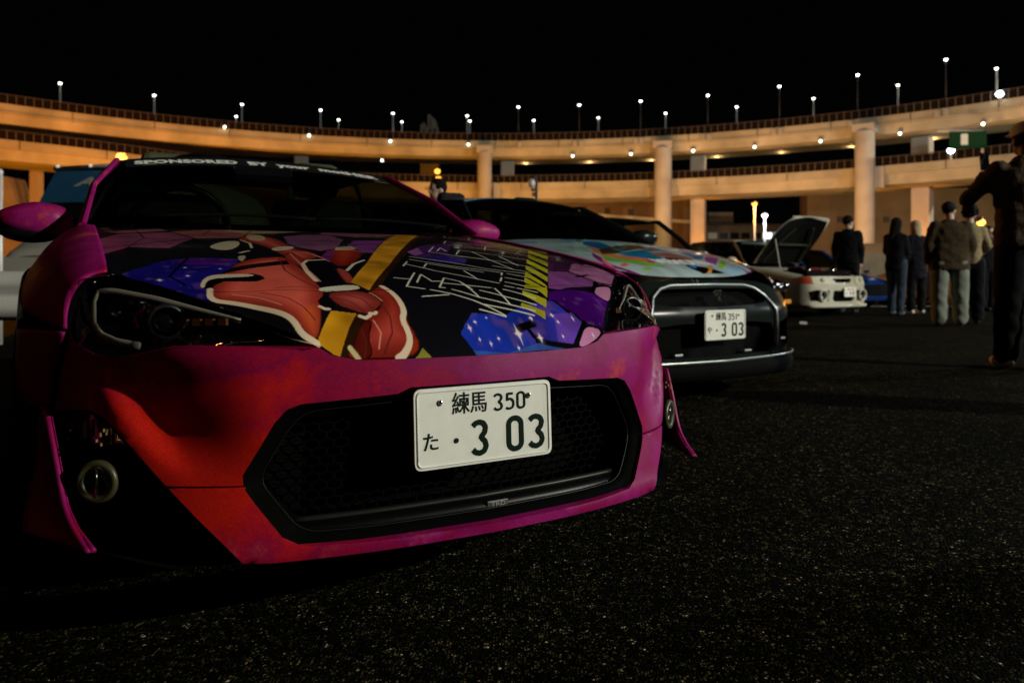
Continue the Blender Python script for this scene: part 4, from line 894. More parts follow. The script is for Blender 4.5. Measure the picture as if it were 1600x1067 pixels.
# gloss black frame inside the opening, honeycomb mesh, lower bar
L1 = resample(grille_o, n=160, closed=True)
cxy = np.array([0, .345]); rows = []
for q, dv in ((0, .004), (.02, .012), (.045, .016), (.085, .03), (.10, .06), (.105, .12)):
    rows.append([(p[0]*(1-q*.9), float(FU(abs(p[0])))*(1-q*3)+float(GZ(p[1]))+dv, p[1]+(cxy[1]-p[1])*q*1.5) for p in np.vstack([L1, L1[:1]])])
fr = grid('grille_frame', rows, mat('frame_black', (.0015,.0015,.0015), .7, spec=.02), car)
mb = MB(); k_ = [rows[3][i] for i in range(len(L1)+1)]; mb.tube(k_, .0013, 5, cap=False); mb.build('frame_edge', mat('edge_plastic', (.010,.010,.009), .4, spec=.2), car, True)
hm = MB(); s = .017; backv = lambda u: .085+float(FU(abs(u)))*.8
gp = [tuple(p*np.array([.93, 1])+np.array([0, (.345-p[1])*.12])) for p in L1]
for i in range(-29, 30):
    for j in range(0, 14):
        x = i*s*1.75; z = .225+j*s*1.0; x += s*.875 if j % 2 else 0
        if not in_poly(np.array([x]), np.array([z]), gp)[0]: continue
        for (a, b) in (((-.5,.30),(0,.60)), ((0,.60),(.5,.30)), ((.5,.30),(.5,-.30))):
            p, q = (x+a[0]*s*1.75, z+a[1]*s), (x+b[0]*s*1.75, z+b[1]*s)
            hm.tube([(p[0], backv(p[0]), p[1]), (q[0], backv(q[0]), q[1])], (.0022), 4, cap=False)
tag(hm.build('grille_mesh', mat('mesh_plastic', (.0012,.0012,.0012), .5, spec=.05), car), kind='stuff')
panel('radiator_shade', gp, [], lambda u, z: (u, .16+float(FU(abs(u)))*.5, z), BLKM, car, .05)
lb = MB(); lb.tube([(u, .028+float(FU(abs(u)))*.85, .243) for u in np.linspace(-.40, .40, 25)], (.006, .004), 8); lb.build('grille_bar', mat('bar_plastic', (.012,.012,.010), .4, spec=.2), car, True)
G = [[(u, .018+float(FU(abs(u)))*.85+dv, z) for u in np.linspace(-.41, .41, 25)] for dv, z in ((.012, .240), (.0, .236), (-.018, .222), (-.012, .213))]
grid('grille_tray', G, mat('tray_black', (.002,.002,.002), .35, spec=.12), car)
v, f = text_geo('TRD', .017, .0008, .0003, sx=1.25)
bd = bevel(MB().box((.035, .0045, .2275), (.052, .006, .015)).build('badge', mat('badge_grey', (.06,.06,.05), .4), car), .002); bd.rotation_euler = (0, 0, 0)
link('badge_letters', mesh('badge_letters', [(x*.9+.035, .0008-z, y*.72+.2275) for x, y, z in v], f), mat('badge_metal', (.30,.30,.26), .4, .4), bd, False)
number_plate(car, '練馬', 'た', '350', (0, -.006, .4065), (R_(-3), 0, 0))
bevel(MB().box((0, .03, .41), (.30, .05, .12)).build('plate_bracket', BLK, car), .005)
# --- hood with the print
HU = [0,.15,.27,.325,.35,.38,.444,.527,.606,.70]
hood_vb = pchip(HU, [.004,.009,.022,.032,.045,.07,.145,.238,.322,.45]); hood_zb = pchip(HU, [.551,.552,.555,.567,.583,.602,.633,.667,.70,.728])
mc = pchip([0,.25,.45,.8,1.2,1.5], [.668,.716,.755,.815,.866,.895]); ms = pchip([0,.3,.45,.6,.9,1.2,1.5], [.66,.70,.730,.762,.812,.853,.888])
def hood_z(u, v):
    a = np.abs(u); w = (a/.7)**2; M = lambda v: mc(v)*(1-w)+ms(v)*w; vb = hood_vb(a)
    return M(v)-(M(vb)-hood_zb(a))*np.exp(-(v-vb)/.10)
hood_vr = lambda u: 1.34+.11*(np.abs(u)/.7)**2
NU, NV = 660, 430
uu = np.linspace(-.698, .698, NU); ss = np.linspace(0, 1, NV)**1.35
U = np.repeat(uu[:, None], NV, 1); V = hood_vb(np.abs(U))+(hood_vr(U)-hood_vb(np.abs(U)))*ss[None, :]; Z = hood_z(U, V)
C_ = np.zeros((NU, NV, 3)); C_[:] = (.004, .004, .006)
rs = np.random.RandomState(3)
def vnoise(u, v, sc_, seed):
    r = np.random.RandomState(seed); Gd = r.rand(128, 128); x = (u+5)*sc_ % 127; y = (v+5)*sc_ % 127; i = x.astype(int); j = y.astype(int); a = x-i; b = y-j
    a = a*a*(3-2*a); b = b*b*(3-2*b); return (Gd[i, j]*(1-a)+Gd[i+1, j]*a)*(1-b)+(Gd[i, j+1]*(1-a)+Gd[i+1, j+1]*a)*b
N1 = vnoise(U, V, 7, 1)*.6+vnoise(U, V, 18, 2)*.4; N2 = vnoise(U, V, 45, 4)
def inb(poly, pad=0):
    P = np.array(poly); lo = P.min(0)-pad; hi = P.max(0)+pad
    return (U >= lo[0]) & (U <= hi[0]) & (V >= lo[1]) & (V <= hi[1])
def chaikin(P, closed=True, it=2):
    P = [np.array(p, float) for p in P]
    for _ in range(it):
        out = [] if closed else [P[0]]
        for i in range(len(P) if closed else len(P)-1):
            a, b = P[i], P[(i+1) % len(P)]; out += [a*.75+b*.25, a*.25+b*.75]
        P = out if closed else out+[P[-1]]
    return [tuple(p) for p in P]
def poly_d(pu, pv, poly):
    d = np.full(len(pu), 9.)
    for i in range(len(poly)):
        a, b = poly[i-1]; c, e = poly[i]; dx, dy = c-a, e-b; L = dx*dx+dy*dy+1e-12
        t = np.clip(((pu-a)*dx+(pv-b)*dy)/L, 0, 1); d = np.minimum(d, np.hypot(pu-a-t*dx, pv-b-t*dy))
    return d
N3 = vnoise(U, V, 11, 21)*.6+vnoise(U, V, 30, 22)*.4
for col, poly in ART_POLYS:
    r_, g_, b_ = col; warm = b_ < .26*r_ and r_ > .1 and g_ < .62*r_+.02 and not (g_ > .2 and b_ < .03); cream = min(col) > .2
    if warm or cream: poly = chaikin(poly)
    k = np.where(inb(poly))
    if not len(k[0]): continue
    q = in_poly(U[k], V[k], poly); a = k[0][q]; b = k[1][q]
    if not len(a): continue
    c = np.array(col)[None]*np.ones((len(a), 1))
    if warm:      # airbrushed fold: darker, redder rim and a paler middle
        d = poly_d(U[a, b], V[a, b], poly); s = np.clip(d/.055, 0, 1); s = s*s*(3-2*s)
        c = c*(.50+.72*s)[:, None]*np.stack([np.ones_like(s), .72+.42*s, .62+.52*s], 1); c *= (.86+.28*N3[a, b])[:, None]*np.array([1.10,.78,.66])[None]
        if g_ > .095 and b_ < .02:      # orange glow blends softly into the fold
            al = np.clip(d/.035, 0, 1)[:, None]; c = C_[a, b]*(1-al)+np.array(col)[None]*al
        else:
            ol = d < .0022; c[ol] *= .25
    elif cream: c *= (.85+.25*N3[a, b])[:, None]
    else:         # nebula on the hexagons
        f_ = N3[a, b]; c = c*(.45+1.15*f_)[:, None]; hot = np.clip((N2[a, b]-.62)*3, 0, 1)[:, None]
        if b_ > .05 and b_ > 1.3*g_: c = c*(1-hot*.5)+np.array([.16,.07,.22])[None]*hot*.5
    C_[a, b] = c
# speckle on the coloured hexagons, dark blotches on the purple splash
bl = (C_[..., 2] > 1.7*C_[..., 1]) & (C_[..., 2] > .01)
st = (rs.rand(NU, NV) > .9993) & bl
C_[st] = C_[st]*.3+np.array([.25,.22,.3])
dk = bl & (U > .35) & (V > .55) & (N2 > .58); C_[dk] = (.006,.004,.008)
def seg_d(poly):
    pad = .03; k = np.where(inb(poly, pad)); d = np.full(len(k[0]), 9.); 
    for (a, b), (c, e) in zip(poly[:-1], poly[1:]):
        px, py = U[k]-a, V[k]-b; dx, dy = c-a, e-b; L = dx*dx+dy*dy+1e-12; t = np.clip((px*dx+py*dy)/L, 0, 1)
        d = np.minimum(d, np.hypot(px-t*dx, py-t*dy))
    return k, d
for w, col, poly in ART_LINES:
    if w >= 4: poly = chaikin(poly, False)
    k, d = seg_d(poly); hw = w*(.0021 if w >= 5 else (.0028 if w > 2.2 else .0020))/2
    a_ = np.clip((hw-d)/.0016+.5, 0, 1)
    C_[k] = C_[k]*(1-a_[:, None])+np.array(col)[None]*a_[:, None]
for (su, sv), r in ART_STARS:
    r_ = r*.0019; du = np.abs(U-su); dv = np.abs(V-sv)*.55
    s = np.clip(1.1-(np.sqrt(du/r_)+np.sqrt(dv/r_)), 0, 1); s = np.clip(s*4, 0, 1); gl_ = .5*np.exp(-(du**2+dv**2)/(r_*.7)**2)
    C_ = C_*(1-s[..., None])+np.array([.75,.62,.60])*s[..., None]; C_ += gl_[..., None]*np.array([.16,.12,.2])
me = bpy.data.meshes.new('hood'); vv = np.stack([U, V, Z], -1).reshape(-1, 3); ii = np.arange(NU*NV).reshape(NU, NV)
F4 = np.stack([ii[:-1, :-1], ii[1:, :-1], ii[1:, 1:], ii[:-1, 1:]], -1).reshape(-1, 4)
me.vertices.add(len(vv)); me.vertices.foreach_set('co', vv.ravel().astype(np.float32))
me.loops.add(F4.size); me.loops.foreach_set('vertex_index', F4.ravel().astype(np.int32))
me.polygons.add(len(F4)); me.polygons.foreach_set('loop_start', np.arange(0, F4.size, 4, dtype=np.int32)); me.update(); me.validate()
ca = me.color_attributes.new('print', 'FLOAT_COLOR', 'POINT'); ca.data.foreach_set('color', np.concatenate([C_.reshape(-1, 3)*1.0, np.ones((NU*NV, 1))], 1).ravel().astype(np.float32))
hood = link('hood', me, attr_paint('hood_print', .22, .35), car)
# shut line round the hood and a dark gutter below it
edge = [(u, float(hood_vb(abs(u))), float(hood_zb(abs(u)))) for u in np.linspace(-.698, .698, 61)]
ring_ = edge+[(.698, v, float(hood_z(.698, v))) for v in np.linspace(.45, 1.45, 14)]+[(u, float(hood_vr(u)), float(hood_z(u, hood_vr(u)))) for u in np.linspace(.698, -.698, 30)]+[(-.698, v, float(hood_z(-.698, v))) for v in np.linspace(1.45, .45, 14)]
grid('hood_edge', [[(x*.998, y+.002, z-.001) for x, y, z in ring_], [(x*.99, y+.008, z-.02) for x, y, z in ring_]], BLKM, car)
# --- headlights
UPc = [(.345,.035,.583),(.38,.072,.600),(.444,.147,.631),(.527,.240,.665),(.606,.324,.698),(.694,.447,.726),(.728,.446,.722),(.746,.433,.709)]
LOc = [(.345,.035,.583),(.39,.042,.583),(.43,.052,.586),(.57,.113,.591),(.60,.134,.589),(.652,.182,.574),(.694,.236,.562),(.726,.290,.566),(.757,.340,.583),(.773,.370,.61),(.773,.385,.64),(.764,.405,.683),(.746,.433,.709)]
for s in (-1, 1):
    a = resample(UPc, n=30); b = resample(LOc, n=30); rows = []; rows2 = []
    for q in np.linspace(0, 1, 11):
        k = math.sin(math.pi*q); rows.append([((p+(r-p)*q)*np.array([s,1,1])+np.array([s*.010*k, -.014*k, .004*k])) for p, r in zip(a, b)])
        kk = .012+.075*k; rows2.append([((p+(r-p)*q)*np.array([s,1,1])+np.array([-s*.02*k, kk, -.004])) for p, r in zip(a, b)])
    hl = grid('headlight', [[tuple(p) for p in r] for r in rows2], BLKG, car)
    grid('lens', [[tuple(p) for p in r] for r in rows], GLC, hl)
    def on_l(p, d): return (s*p[0], p[1]+d, p[2])
    dr = MB(); DRLP = [(.475,.128,.634),(.55,.205,.655),(.62,.285,.675),(.690,.365,.690),(.718,.392,.690),(.727,.375,.665),(.728,.330,.622),(.715,.290,.601),(.690,.240,.590),(.652,.198,.584)]
    P = resample(DRLP, n=40); P[:, :] = P
    wdt = [.003+.0045*min(1, i/12) for i in range(len(P))]
    dr.tube([on_l(p, .016) for p in P], [(w_, w_*.55) for w_ in wdt], 8); dr.build('light_guide', mat('drl_plastic', (.20,.195,.16), .35, coat=.2), hl, True)
    MB().ell(on_l((.60,.24,.628), .045), (.034,.03,.03), 16, 10).build('projector', BLKG, hl, True)
    MB().lathe([(.030,-.01),(.037,-.012),(.037,.014),(.030,.014)], 24, Matrix.Rotation(R_(90), 3, 'X'), on_l((.60,.225,.628), .03)).build('projector_ring', mat('ring_dark', (.02,.02,.02), .3, .6), hl, True)
    am = MB()
    for k in range(6): am.box(on_l((.50+.022*k, .150+.020*k, .628-.001*k), .042), (.017,.01,.014), rz=s*.7)
    tag(am.build('amber_reflector', mat('amber_plastic', (.16,.05,.02), .3), hl), kind='stuff')
    gl_ = MB()
    for k in range(14):
        r = random.random(); p = np.array(UPc[2])*(1-r)+np.array(UPc[6])*r; q = random.uniform(.15, .9); p = p+(np.array(LOc[8])-p)*q*.5
        gl_.ell(on_l(p, .035), (.004,.003,.004), 6, 4)
    tag(gl_.build('glint_bead', CHR, hl, True), kind='stuff')  # chrome beads scattered at random as glints inside the headlight
# --- wings, bumper corners and lower fins
for s in (-1, 1):
    fr_ = [(.699,.452,.729),(.728,.450,.723),(.747,.437,.709),(.766,.409,.683),(.776,.388,.640),(.775,.373,.612)]
    cols = [[(s*p[0], p[1], p[2]) for p in fr_]]
    for v, kk in ((.52,.35),(.62,.7),(.85,1.),(1.1,1.),(1.32,.9),(1.46,.85)):
        zh = float(ms(v)); off = [(.699,.001),(.735,.002),(.773,-.013),(.808,-.036),(.846,-.068),(.872,-.112)] if v < 1.3 else [(.699,.001),(.722,.006),(.752,-.004),(.790,-.03),(.83,-.068),(.862,-.12)]
        if v < .6: off = [(.699,.001),(.732,.004),(.765,-.010),(.797,-.038),(.822,-.078),(.835,-.120)]
        cols.append([(s*u, v, zh+dz) for u, dz in off])
    o = grid('fender', cols, WRAP, car, 2); solid(o, .006, -1 if s < 0 else 1)
    a0 = [(.778,.376,.606),(.790,.405,.56),(.800,.440,.50),(.806,.475,.428)]; a1 = [(.836,.522,.606),(.845,.54,.55),(.85,.55,.49),(.846,.56,.428)]; a2 = [(.868,.62,.600),(.874,.62,.54),(.872,.61,.48),(.862,.60,.428)]
    o = grid('bumper_corner', [[(s*x, y, z) for x, y, z in c] for c in (a0, a1, a2)], WRAP, car, 2); solid(o, .006, 1 if s > 0 else -1)
    o = grid('fender_side', [[(s*x, y, z) for x, y, z in c] for c in ([(.872,.64,.66),(.880,.85,.712),(.880,1.1,.735),(.874,1.46,.755),(.874,2.4,.76)], [(.876,.63,.60),(.886,.82,.68),(.888,1.08,.66),(.884,1.46,.62),(.884,2.4,.62)], [(.874,.62,.50),(.884,.66,.55),(.886,1.1,.50),(.884,1.46,.42),(.88,2.4,.40)])], WRAP, car, 2)
    # lower fin
    f0 = [(.804,.335,.44),(.791,.295,.37),(.784,.277,.33),(.775,.252,.275),(.759,.205,.243),(.735,.138,.218)]
    f1 = [(.812,.45,.44),(.805,.42,.37),(.800,.40,.33),(.797,.37,.275),(.790,.33,.235),(.765,.22,.207)]
    f2 = [(.83,.64,.44),(.832,.62,.37),(.834,.60,.33),(.838,.57,.27),(.85,.50,.222),(.85,.38,.200)]
    o = grid('side_fin', [[(s*x, y, z) for x, y, z in c] for c in (f0, f1, f2)], WRAP, car, 2); solid(o, .009, 1 if s > 0 else -1)
    fe = MB(); fe.tube([(s*(x-.002), y+.004, z) for x, y, z in resample(f0, n=24)], [.0012+.0040*(i/23)**3 for i in range(24)], 8); fe.build('fin_edge', WRAP, car, True)
    # fog lamp pocket
    pk = [(.800,.432),(.775,.445),(.735,.455),(.706,.437),(.675,.400),(.613,.323),(.490,.188),(.60,.172),(.742,.188),(.775,.25),(.790,.32)]
    pk = [(s*x, z) for x, z in pk]
    panel('lamp_pocket', pk, [], lambda u, z: (u, float(FU(abs(u)))+.075+.05*max(0, .3-z), z), BLKM, car, .03)
    P2 = np.vstack([resample(pk, n=70, closed=True)]); P2 = np.vstack([P2, P2[:1]])
    grid('pocket_wall', [[(p[0], float(FU(abs(p[0])))+float(GZ(p[1]))+d, p[1]) for p in P2] for d in (.012, .09)], BLKM, car)
    c = Vector((s*.722, .236, .323)); M = Matrix.Rotation(s*R_(34), 3, 'Z') @ Matrix.Rotation(R_(90), 3, 'X')
    fg = MB().lathe([(.034,-.004),(.052,-.006),(.054,.006),(.050,.016),(.036,.012),(.034,-.004)], 32, M @ Matrix.Scale(.78, 3), c).build('fog_lamp', mat('fog_ring', (.05,.05,.02), .4, .1), car, True)
    MB().lathe([(0,-.014),(.018,-.012),(.036,.0)], 24, M @ Matrix.Scale(.78, 3), c).build('reflector', mat('smoked_chrome', (.12,.12,.12), .2, 1.0), fg, True)
    MB().lathe([(0,.020),(.02,.019),(.037,.012)], 24, M @ Matrix.Scale(.78, 3), c).build('lens', GLC, fg, True)
    MB().tube([c+M @ Vector((0,-.03,.008)), c+M @ Vector((0,.03,.008))], .003, 6).build('lamp_strut', CHR, fg, True)
    ts = panel('turn_signal', [(s*x, z) for x, z in [(.785,.428),(.735,.447),(.700,.425),(.675,.392),(.785,.385)]], [], lambda u, z: (u, float(FU(abs(u)))-.008, z), mat('signal_amber', (.035,.012,.008), .15, coat=.5), car, .03)
    bevel(MB().box((s*.744, float(FU(.744))-.026, .417), (.007,.006,.034)).build('marker_strip', mat('drl_plastic', (.20,.195,.16), .35, coat=.2), ts), .002)
    gb = MB()
    for k in range(9): gb.box((s*random.uniform(.685,.735), float(FU(.71))-.016, random.uniform(.393,.425)), (.004,.003,.006), rz=random.random())
    for k in range(4): gb.box((s*random.uniform(.760,.78), float(FU(.76))-.016, random.uniform(.39,.425)), (.003,.003,.003), rz=random.random())
    tag(gb.build('glint_chip', mat('amber_glint', (.42,.25,.12), .15, .5), ts), kind='stuff')  # bright amber chips scattered as glints on the turn signal
# --- body behind the nose, floor, cowl, cabin
bt = pchip([0,.5,1.4,2.0,3.4,4.2], [.60,.62,.84,.86,.90,.92])
rows = []
for v, w, zt in ((1.3,.86,.80),(1.47,.872,.815),(2.0,.872,.835),(2.8,.875,.85),(3.4,.885,.87),(3.9,.86,.88),(4.15,.78,.86),(4.2,.6,.7)):
    rows.append([(s*u, v, z) for s, u, z in [(-1,w*.94,.20),(-1,w,.30),(-1,w*1.005,.55),(-1,w*.98,zt-.06),(-1,w*.93,zt+.02),(-1,w*.82,zt+.05),(1,w*.82,zt+.05),(1,w*.93,zt+.02),(1,w*.98,zt-.06),(1,w*1.005,.55),(1,w,.30),(1,w*.94,.20)]])
body = grid('body', [r for r in rows], WRAP, car, 2)
MB().box((0, 2.2, .19), (1.50, 3.7, .1)).build('underbody', BLKM, car)
MB().box((0, .62, .36), (1.20, .5, .3)).build('radiator_block', BLKM, car)
G = [[(u, float(hood_vr(u))-.004+dv, float(hood_z(u, hood_vr(u)))+dz) for u in np.linspace(-.70, .70, 21)] for dv, dz in ((-.01,-.008),(.03,-.018),(.10,-.016))]
grid('cowl', G, BLKM, car)
GH = [(0,1.345,.900),(.735,1.455,.888),(0,2.325,1.272),(.598,2.165,1.205),(.55,3.10,1.215),(0,3.15,1.255),(.66,3.95,.935),(0,4.0,.945)]
greenhouse(car, WRAP, GH, .015, pb=.026)
for s in (-1, 1): door_mirror(car, .878, 1.75, .918, WRAP, s).scale = (.98, 1.2, .92)
for s in (-1, 1):
    MB().ell((s*.885, 1.755, .882), (.105,.08,.045), 16, 8).build('mirror_base', BLK, car, True)
    for v in (.85, 3.42): wheel(car, (s*.775, v, .315), side=s)
# dash, seats, wheel, mirror seen through the glass
bevel(MB().box((0, 1.62, .82), (1.36, .42, .10)).build('dashboard', BLKM, car), .04)
seats(car, 2.55, .80, SEAT=mat('seat_grey_green', (.060,.070,.035), .9))
grid('cabin_trim', [[(u, v, z) for u in np.linspace(-.80, .80, 9)] for v, z in ((1.9,.935),(2.6,.948),(3.3,.952),(4.02,.962))], BLKM, car)
st = MB(); st.tube([(-.38+.185*math.cos(a), 1.93-.06*math.sin(a), .90+.175*math.sin(a)) for a in np.linspace(0, 2*math.pi, 33)], .016, 8, cap=False); st.tube([(-.38,1.80,.87),(-.38,1.93,.90)], .03, 8)
st.build('steering_wheel', BLK, car, True)
bevel(MB().box((-.03, 2.02, 1.165), (.25,.03,.065)).build('rear_view_mirror', BLKG, car), .01)
ch = bevel(MB().box((0,0,0), (.018,.008,.055)).build('hanging_charm', mat('charm_teal', (.02,.30,.42), .5)), .003); ch.location = Vector((-.06,1.65,0))+Matrix.Rotation(R_(30), 3, 'Z') @ Vector((.075,1.98,1.088)); tag(ch, 'small teal charm hanging behind the windshield below the mirror', 'charm')
# windshield banner letters, sticker, wipers
bc, bk, tc_, tk = [np.array(p) for p in GH[:4]]
def ws_pt(u, q, off=0.004):
    w = np.interp(q, [0, 1], [bk[0], tk[0]]); s_ = abs(u)/w; a = bc+(bk-bc)*s_**2.2; b = tc_+(tk-tc_)*s_**2.2; p = a+(b-a)*q+np.array([0,0,.012*math.sin(math.pi*q)])
    return (u, p[1]-off*.35, p[2]+off*.9)
BANW = mat('banner_white', (.74,.74,.68), .6); BAND = mat('banner_black', (.003,.003,.003), .5)
grid('sun_strip', [[ws_pt(u, q, .002) for u in np.linspace(-.57, .57, 25)] for q in np.linspace(.81, .995, 5)], BAND, car)
v, f = text_geo('SPONSORED  BY  your  motHER', .06, .0, .0032, sx=1.0, spacing=1.06)
v = np.array(v); v[:, 0] -= (v[:, 0].max()+v[:, 0].min())/2; kx = 1.07/(v[:, 0].max()-v[:, 0].min())
link('banner_letters', mesh('banner_letters', [ws_pt(x*kx, .888+y*1.55, .004) for x, y, z in v], f), BANW, car, False)['kind'] = 'stuff'
grid('sticker', [[ws_pt(u, q, .003) for u in (-.505,-.475,-.450)] for q in (.845, .862)], mat('sticker_green', (.25,.30,.12), .6), car)
grid('sticker', [[ws_pt(u, q, .003) for u in (.50,.53,.56)] for q in (.80, .808)], mat('sticker_grey', (.25,.26,.26), .6), car)
for u0, u1 in ((-.55, .02), (.02, .58)):
    wp = MB(); wp.tube([ws_pt(u0+(u1-u0)*q, .035+.02*math.sin(math.pi*q), .018) for q in np.linspace(0, 1, 9)], .006, 6); wp.build('wiper', BLKM, car, True)
sc_ = MB().ell((-.20, 2.62, 1.262), (.17,.26,.055), 16, 8).build('roof_scoop', BLKM, car, True)
ARTG=[((0.3763,0.4851,0.4851),[(-0.043,1.0),(0.669,0.942),(1.0,0.391),(0.93,0.0),(-0.734,0.0),(-0.779,0.358)]),
((0.0452,0.305,0.0452),[(-0.043,1.0),(0.033,1.0),(-0.238,0.764),(-0.248,0.799)]),
((0.007,0.1144,0.305),[(-0.133,0.84),(0.013,0.825),(-0.153,0.564),(-0.383,0.484),(-0.338,0.657)]),
((0.5776,0.1878,0.0802),[(-0.368,0.612),(-0.358,0.521),(-0.414,0.341),(-0.173,0.228),(-0.268,0.15),(-0.484,0.218),(-0.589,0.331)]),
((0.0612,0.0319,0.007),[(-0.398,0.481),(-0.053,0.614),(0.353,0.744),(0.243,0.561),(-0.018,0.486),(-0.393,0.356),(-0.544,0.346)]),
((0.1022,0.0452,0.0212),[(0.108,0.541),(0.404,0.644),(0.353,0.536),(0.083,0.419)]),
((0.0097,0.1878,0.3515),[(-0.358,0.371),(0.078,0.476),(-0.013,0.256),(-0.108,0.216),(-0.173,0.228),(-0.363,0.296)]),
((0.402,0.1413,0.1022),[(0.028,0.378),(0.283,0.419),(0.409,0.253),(0.188,0.213),(0.058,0.246),(-0.018,0.328)]),
((0.0037,0.003,0.0037),[(0.038,0.271),(0.228,0.241),(0.133,0.198),(-0.038,0.206)]),
((0.0048,0.1413,0.3763),[(0.855,0.842),(0.965,0.807),(1.0,0.571),(0.519,0.261),(0.409,0.253),(0.514,0.476)]),
((0.305,0.0704,0.305),[(0.915,0.509),(0.94,0.363),(0.504,0.135),(0.459,0.203)]),
((0.1878,0.4564,0.0612),[(-0.579,0.333),(-0.554,0.271),(-0.218,0.113),(-0.263,0.088),(-0.419,0.113),(-0.709,0.195)]),
((0.5149,0.0612,0.0802),[(-0.243,0.228),(-0.198,0.203),(-0.268,0.15),(-0.338,0.16)]),
((0.6445,0.1144,0.1144),[(-0.664,0.138),(-0.589,0.158),(-0.589,0.13),(-0.684,0.095),(-0.719,0.1)]),
((0.2623,0.5149,0.0452),[(-0.529,0.083),(-0.449,0.095),(-0.434,0.075),(-0.524,0.05),(-0.564,0.058)]),
((0.2232,0.007,0.1559),[(-0.559,0.414),(-0.784,0.113),(-0.689,0.0),(-0.754,0.0),(-0.87,0.085),(-0.714,0.288)]),
((0.7529,0.1559,0.1559),[(-0.629,0.301),(-0.729,0.18),(-0.89,0.005),(-0.92,0.0),(-0.784,0.168)]),
((0.2232,0.5149,0.0212),[(0.539,0.135),(0.87,0.273),(0.694,0.148),(0.504,0.085),(0.469,0.105)]),
((0.0037,0.003,0.003),[(0.053,0.133),(0.183,0.118),(0.303,0.093),(0.449,0.025),(0.113,0.025),(0.043,0.073)]),
((0.013,0.1878,0.5149),[(0.103,0.125),(0.183,0.108),(0.108,0.075),(0.073,0.098)]),
((0.6795,0.2623,0.0452),[(0.303,0.11),(0.378,0.095),(0.238,0.028),(0.173,0.03),(0.268,0.063)]),
((0.305,0.5149,0.7157),[(0.404,0.05),(0.769,0.09),(0.794,0.0),(0.459,0.02)]),
((0.305,0.0212,0.2232),[(0.835,0.108),(0.845,0.025),(0.92,0.0),(0.799,0.0)])]
# ------------------------------------------------------------------ grey coupe with the pastel printed hood
gt = thing('sports_car', 'dark grey sports coupe with pastel printed hood parked beside the pink car', 'car', (1.185, 4.30, 0), R_(33), 'cars parked in the row')
GUN = mat('gunmetal', (.008,.011,.009), .22, .0, spec=.10, coat=.0, var=.05, vscale=40)
FG = pchip([0,.5,.75,.9,.95], [.02,.05,.15,.36,.62]); GG = pchip([.13,.2,.5,.6,.7,.75], [.02,0,0,.05,.12,.19])
gsurf = lambda d=0: (lambda u, z: (u, float(FG(abs(u)))+float(GG(z))+d, z))
oh = [(0,.700),(.25,.698),(.45,.686),(.56,.662),(.66,.63),(.80,.60),(.90,.585),(.944,.55),(.946,.28),(.90,.20),(.78,.185),(0,.18)]
h1 = round_poly(mirror([(0,.648),(.33,.645),(.405,.640),(.452,.585),(.44,.566),(.33,.553),(0,.545)]), .02, 3)
h2 = round_poly(mirror([(0,.455),(.30,.455),(.475,.44),(.482,.34),(.44,.272),(0,.268)]), .03, 3)
h3 = [(.56,.44),(.74,.47),(.80,.42),(.78,.30),(.60,.28)]
panel('bumper', mirror(oh), [h1, h2, h3, [(-x, z) for x, z in h3]], gsurf(), GUN, gt, .03, rim=gsurf(.07))
for nm, h in (('grille_mesh', h1), ('grille_mesh', h2), ('lamp_pocket', h3), ('lamp_pocket', [(-x, z) for x, z in h3])):
    panel(nm, h, [], gsurf(.06), BLKM, gt, .05)
fp = [(-.50,.30),(-.515,.42),(-.505,.52),(-.455,.60),(-.385,.645),(-.30,.664),(0,.668)]
fp = fp+[(-x, z) for x, z in fp[-2::-1]]
mb = MB(); mb.tube([gsurf(-.006)(a, b) for a, b in resample(fp, n=60)], [(.0125,.010)]*60, 8); mb.build('grille_frame', mat('satin_frame', (.24,.27,.26), .36, .7), gt, True)
mb = MB(); mb.tube([gsurf(-.035)(a, .243+.01*abs(a)) for a in np.linspace(-.82,.82,41)], [(.008,.012)]*41, 8); mb.build('splitter_edge', mat('satin_frame2', (.36,.40,.37), .3, .8), gt, True)
G = [[(a, float(FG(abs(a)))+d, z) for a in np.linspace(-.90,.90,41)] for d, z in ((-.03,.235),(-.045,.205),(-.03,.150),(.0,.135),(.15,.13))]
grid('splitter', G, BLKM, gt)
v, f = text_geo('GT', .040, .003, .0018, sx=1.25); link('badge', mesh('badge', [(x, .045-zz, y+.622) for x, y, zz in v], f), CHR, gt, False)
v, f = text_geo('R', .036, .003, .0018, sx=1.3); link('badge', mesh('badge', [(x+.008, .04-zz, y+.588) for x, y, zz in v], f), CHR, gt, False)
number_plate(gt, '練馬', 'や', '351', (0, -.012, .447), (0, 0, 0))
bevel(MB().box((0, .03, .45), (.28,.06,.13)).build('plate_bracket', BLK, gt), .005)
for x in (-.30, .26): bevel(MB().box((x, .055, .285), (.06,.02,.012)).build('tow_cover', SILV, gt), .003)
# hood
zcg = pchip([.15,.3,.5,.8,1.1,1.4], [.715,.775,.835,.90,.95,.985]); hbg = lambda u: .19+.10*(np.abs(u)/.62)**3
nU, nV = 300, 220; Tt, Ss = np.meshgrid(np.linspace(-1, 1, nU), np.linspace(0, 1, nV)**1.2, indexing='ij'); Wd = .60+.28*Ss**.8
Ug = Tt*Wd; Vg = hbg(Tt*.62)+(1.30-hbg(Tt*.62))*Ss; Zg = zcg(Vg)-.035*(Ug/.8)**2-.03*np.exp(-(Vg-.17)/.05)
Cg = np.zeros((nU, nV, 3)); Cg[:] = (.30,.40,.42); Cg[(Ss < .02)] = (.02,.025,.022); Cg[np.abs(Tt) > .97] = (.20,.02,.16)
ng = vnoise(Tt, Ss, 9, 5)
for col, poly in ARTG:
    q = in_poly(Tt, Ss, poly); Cg[q] = np.array(col)[None]*(.8+.4*ng[q])[:, None]
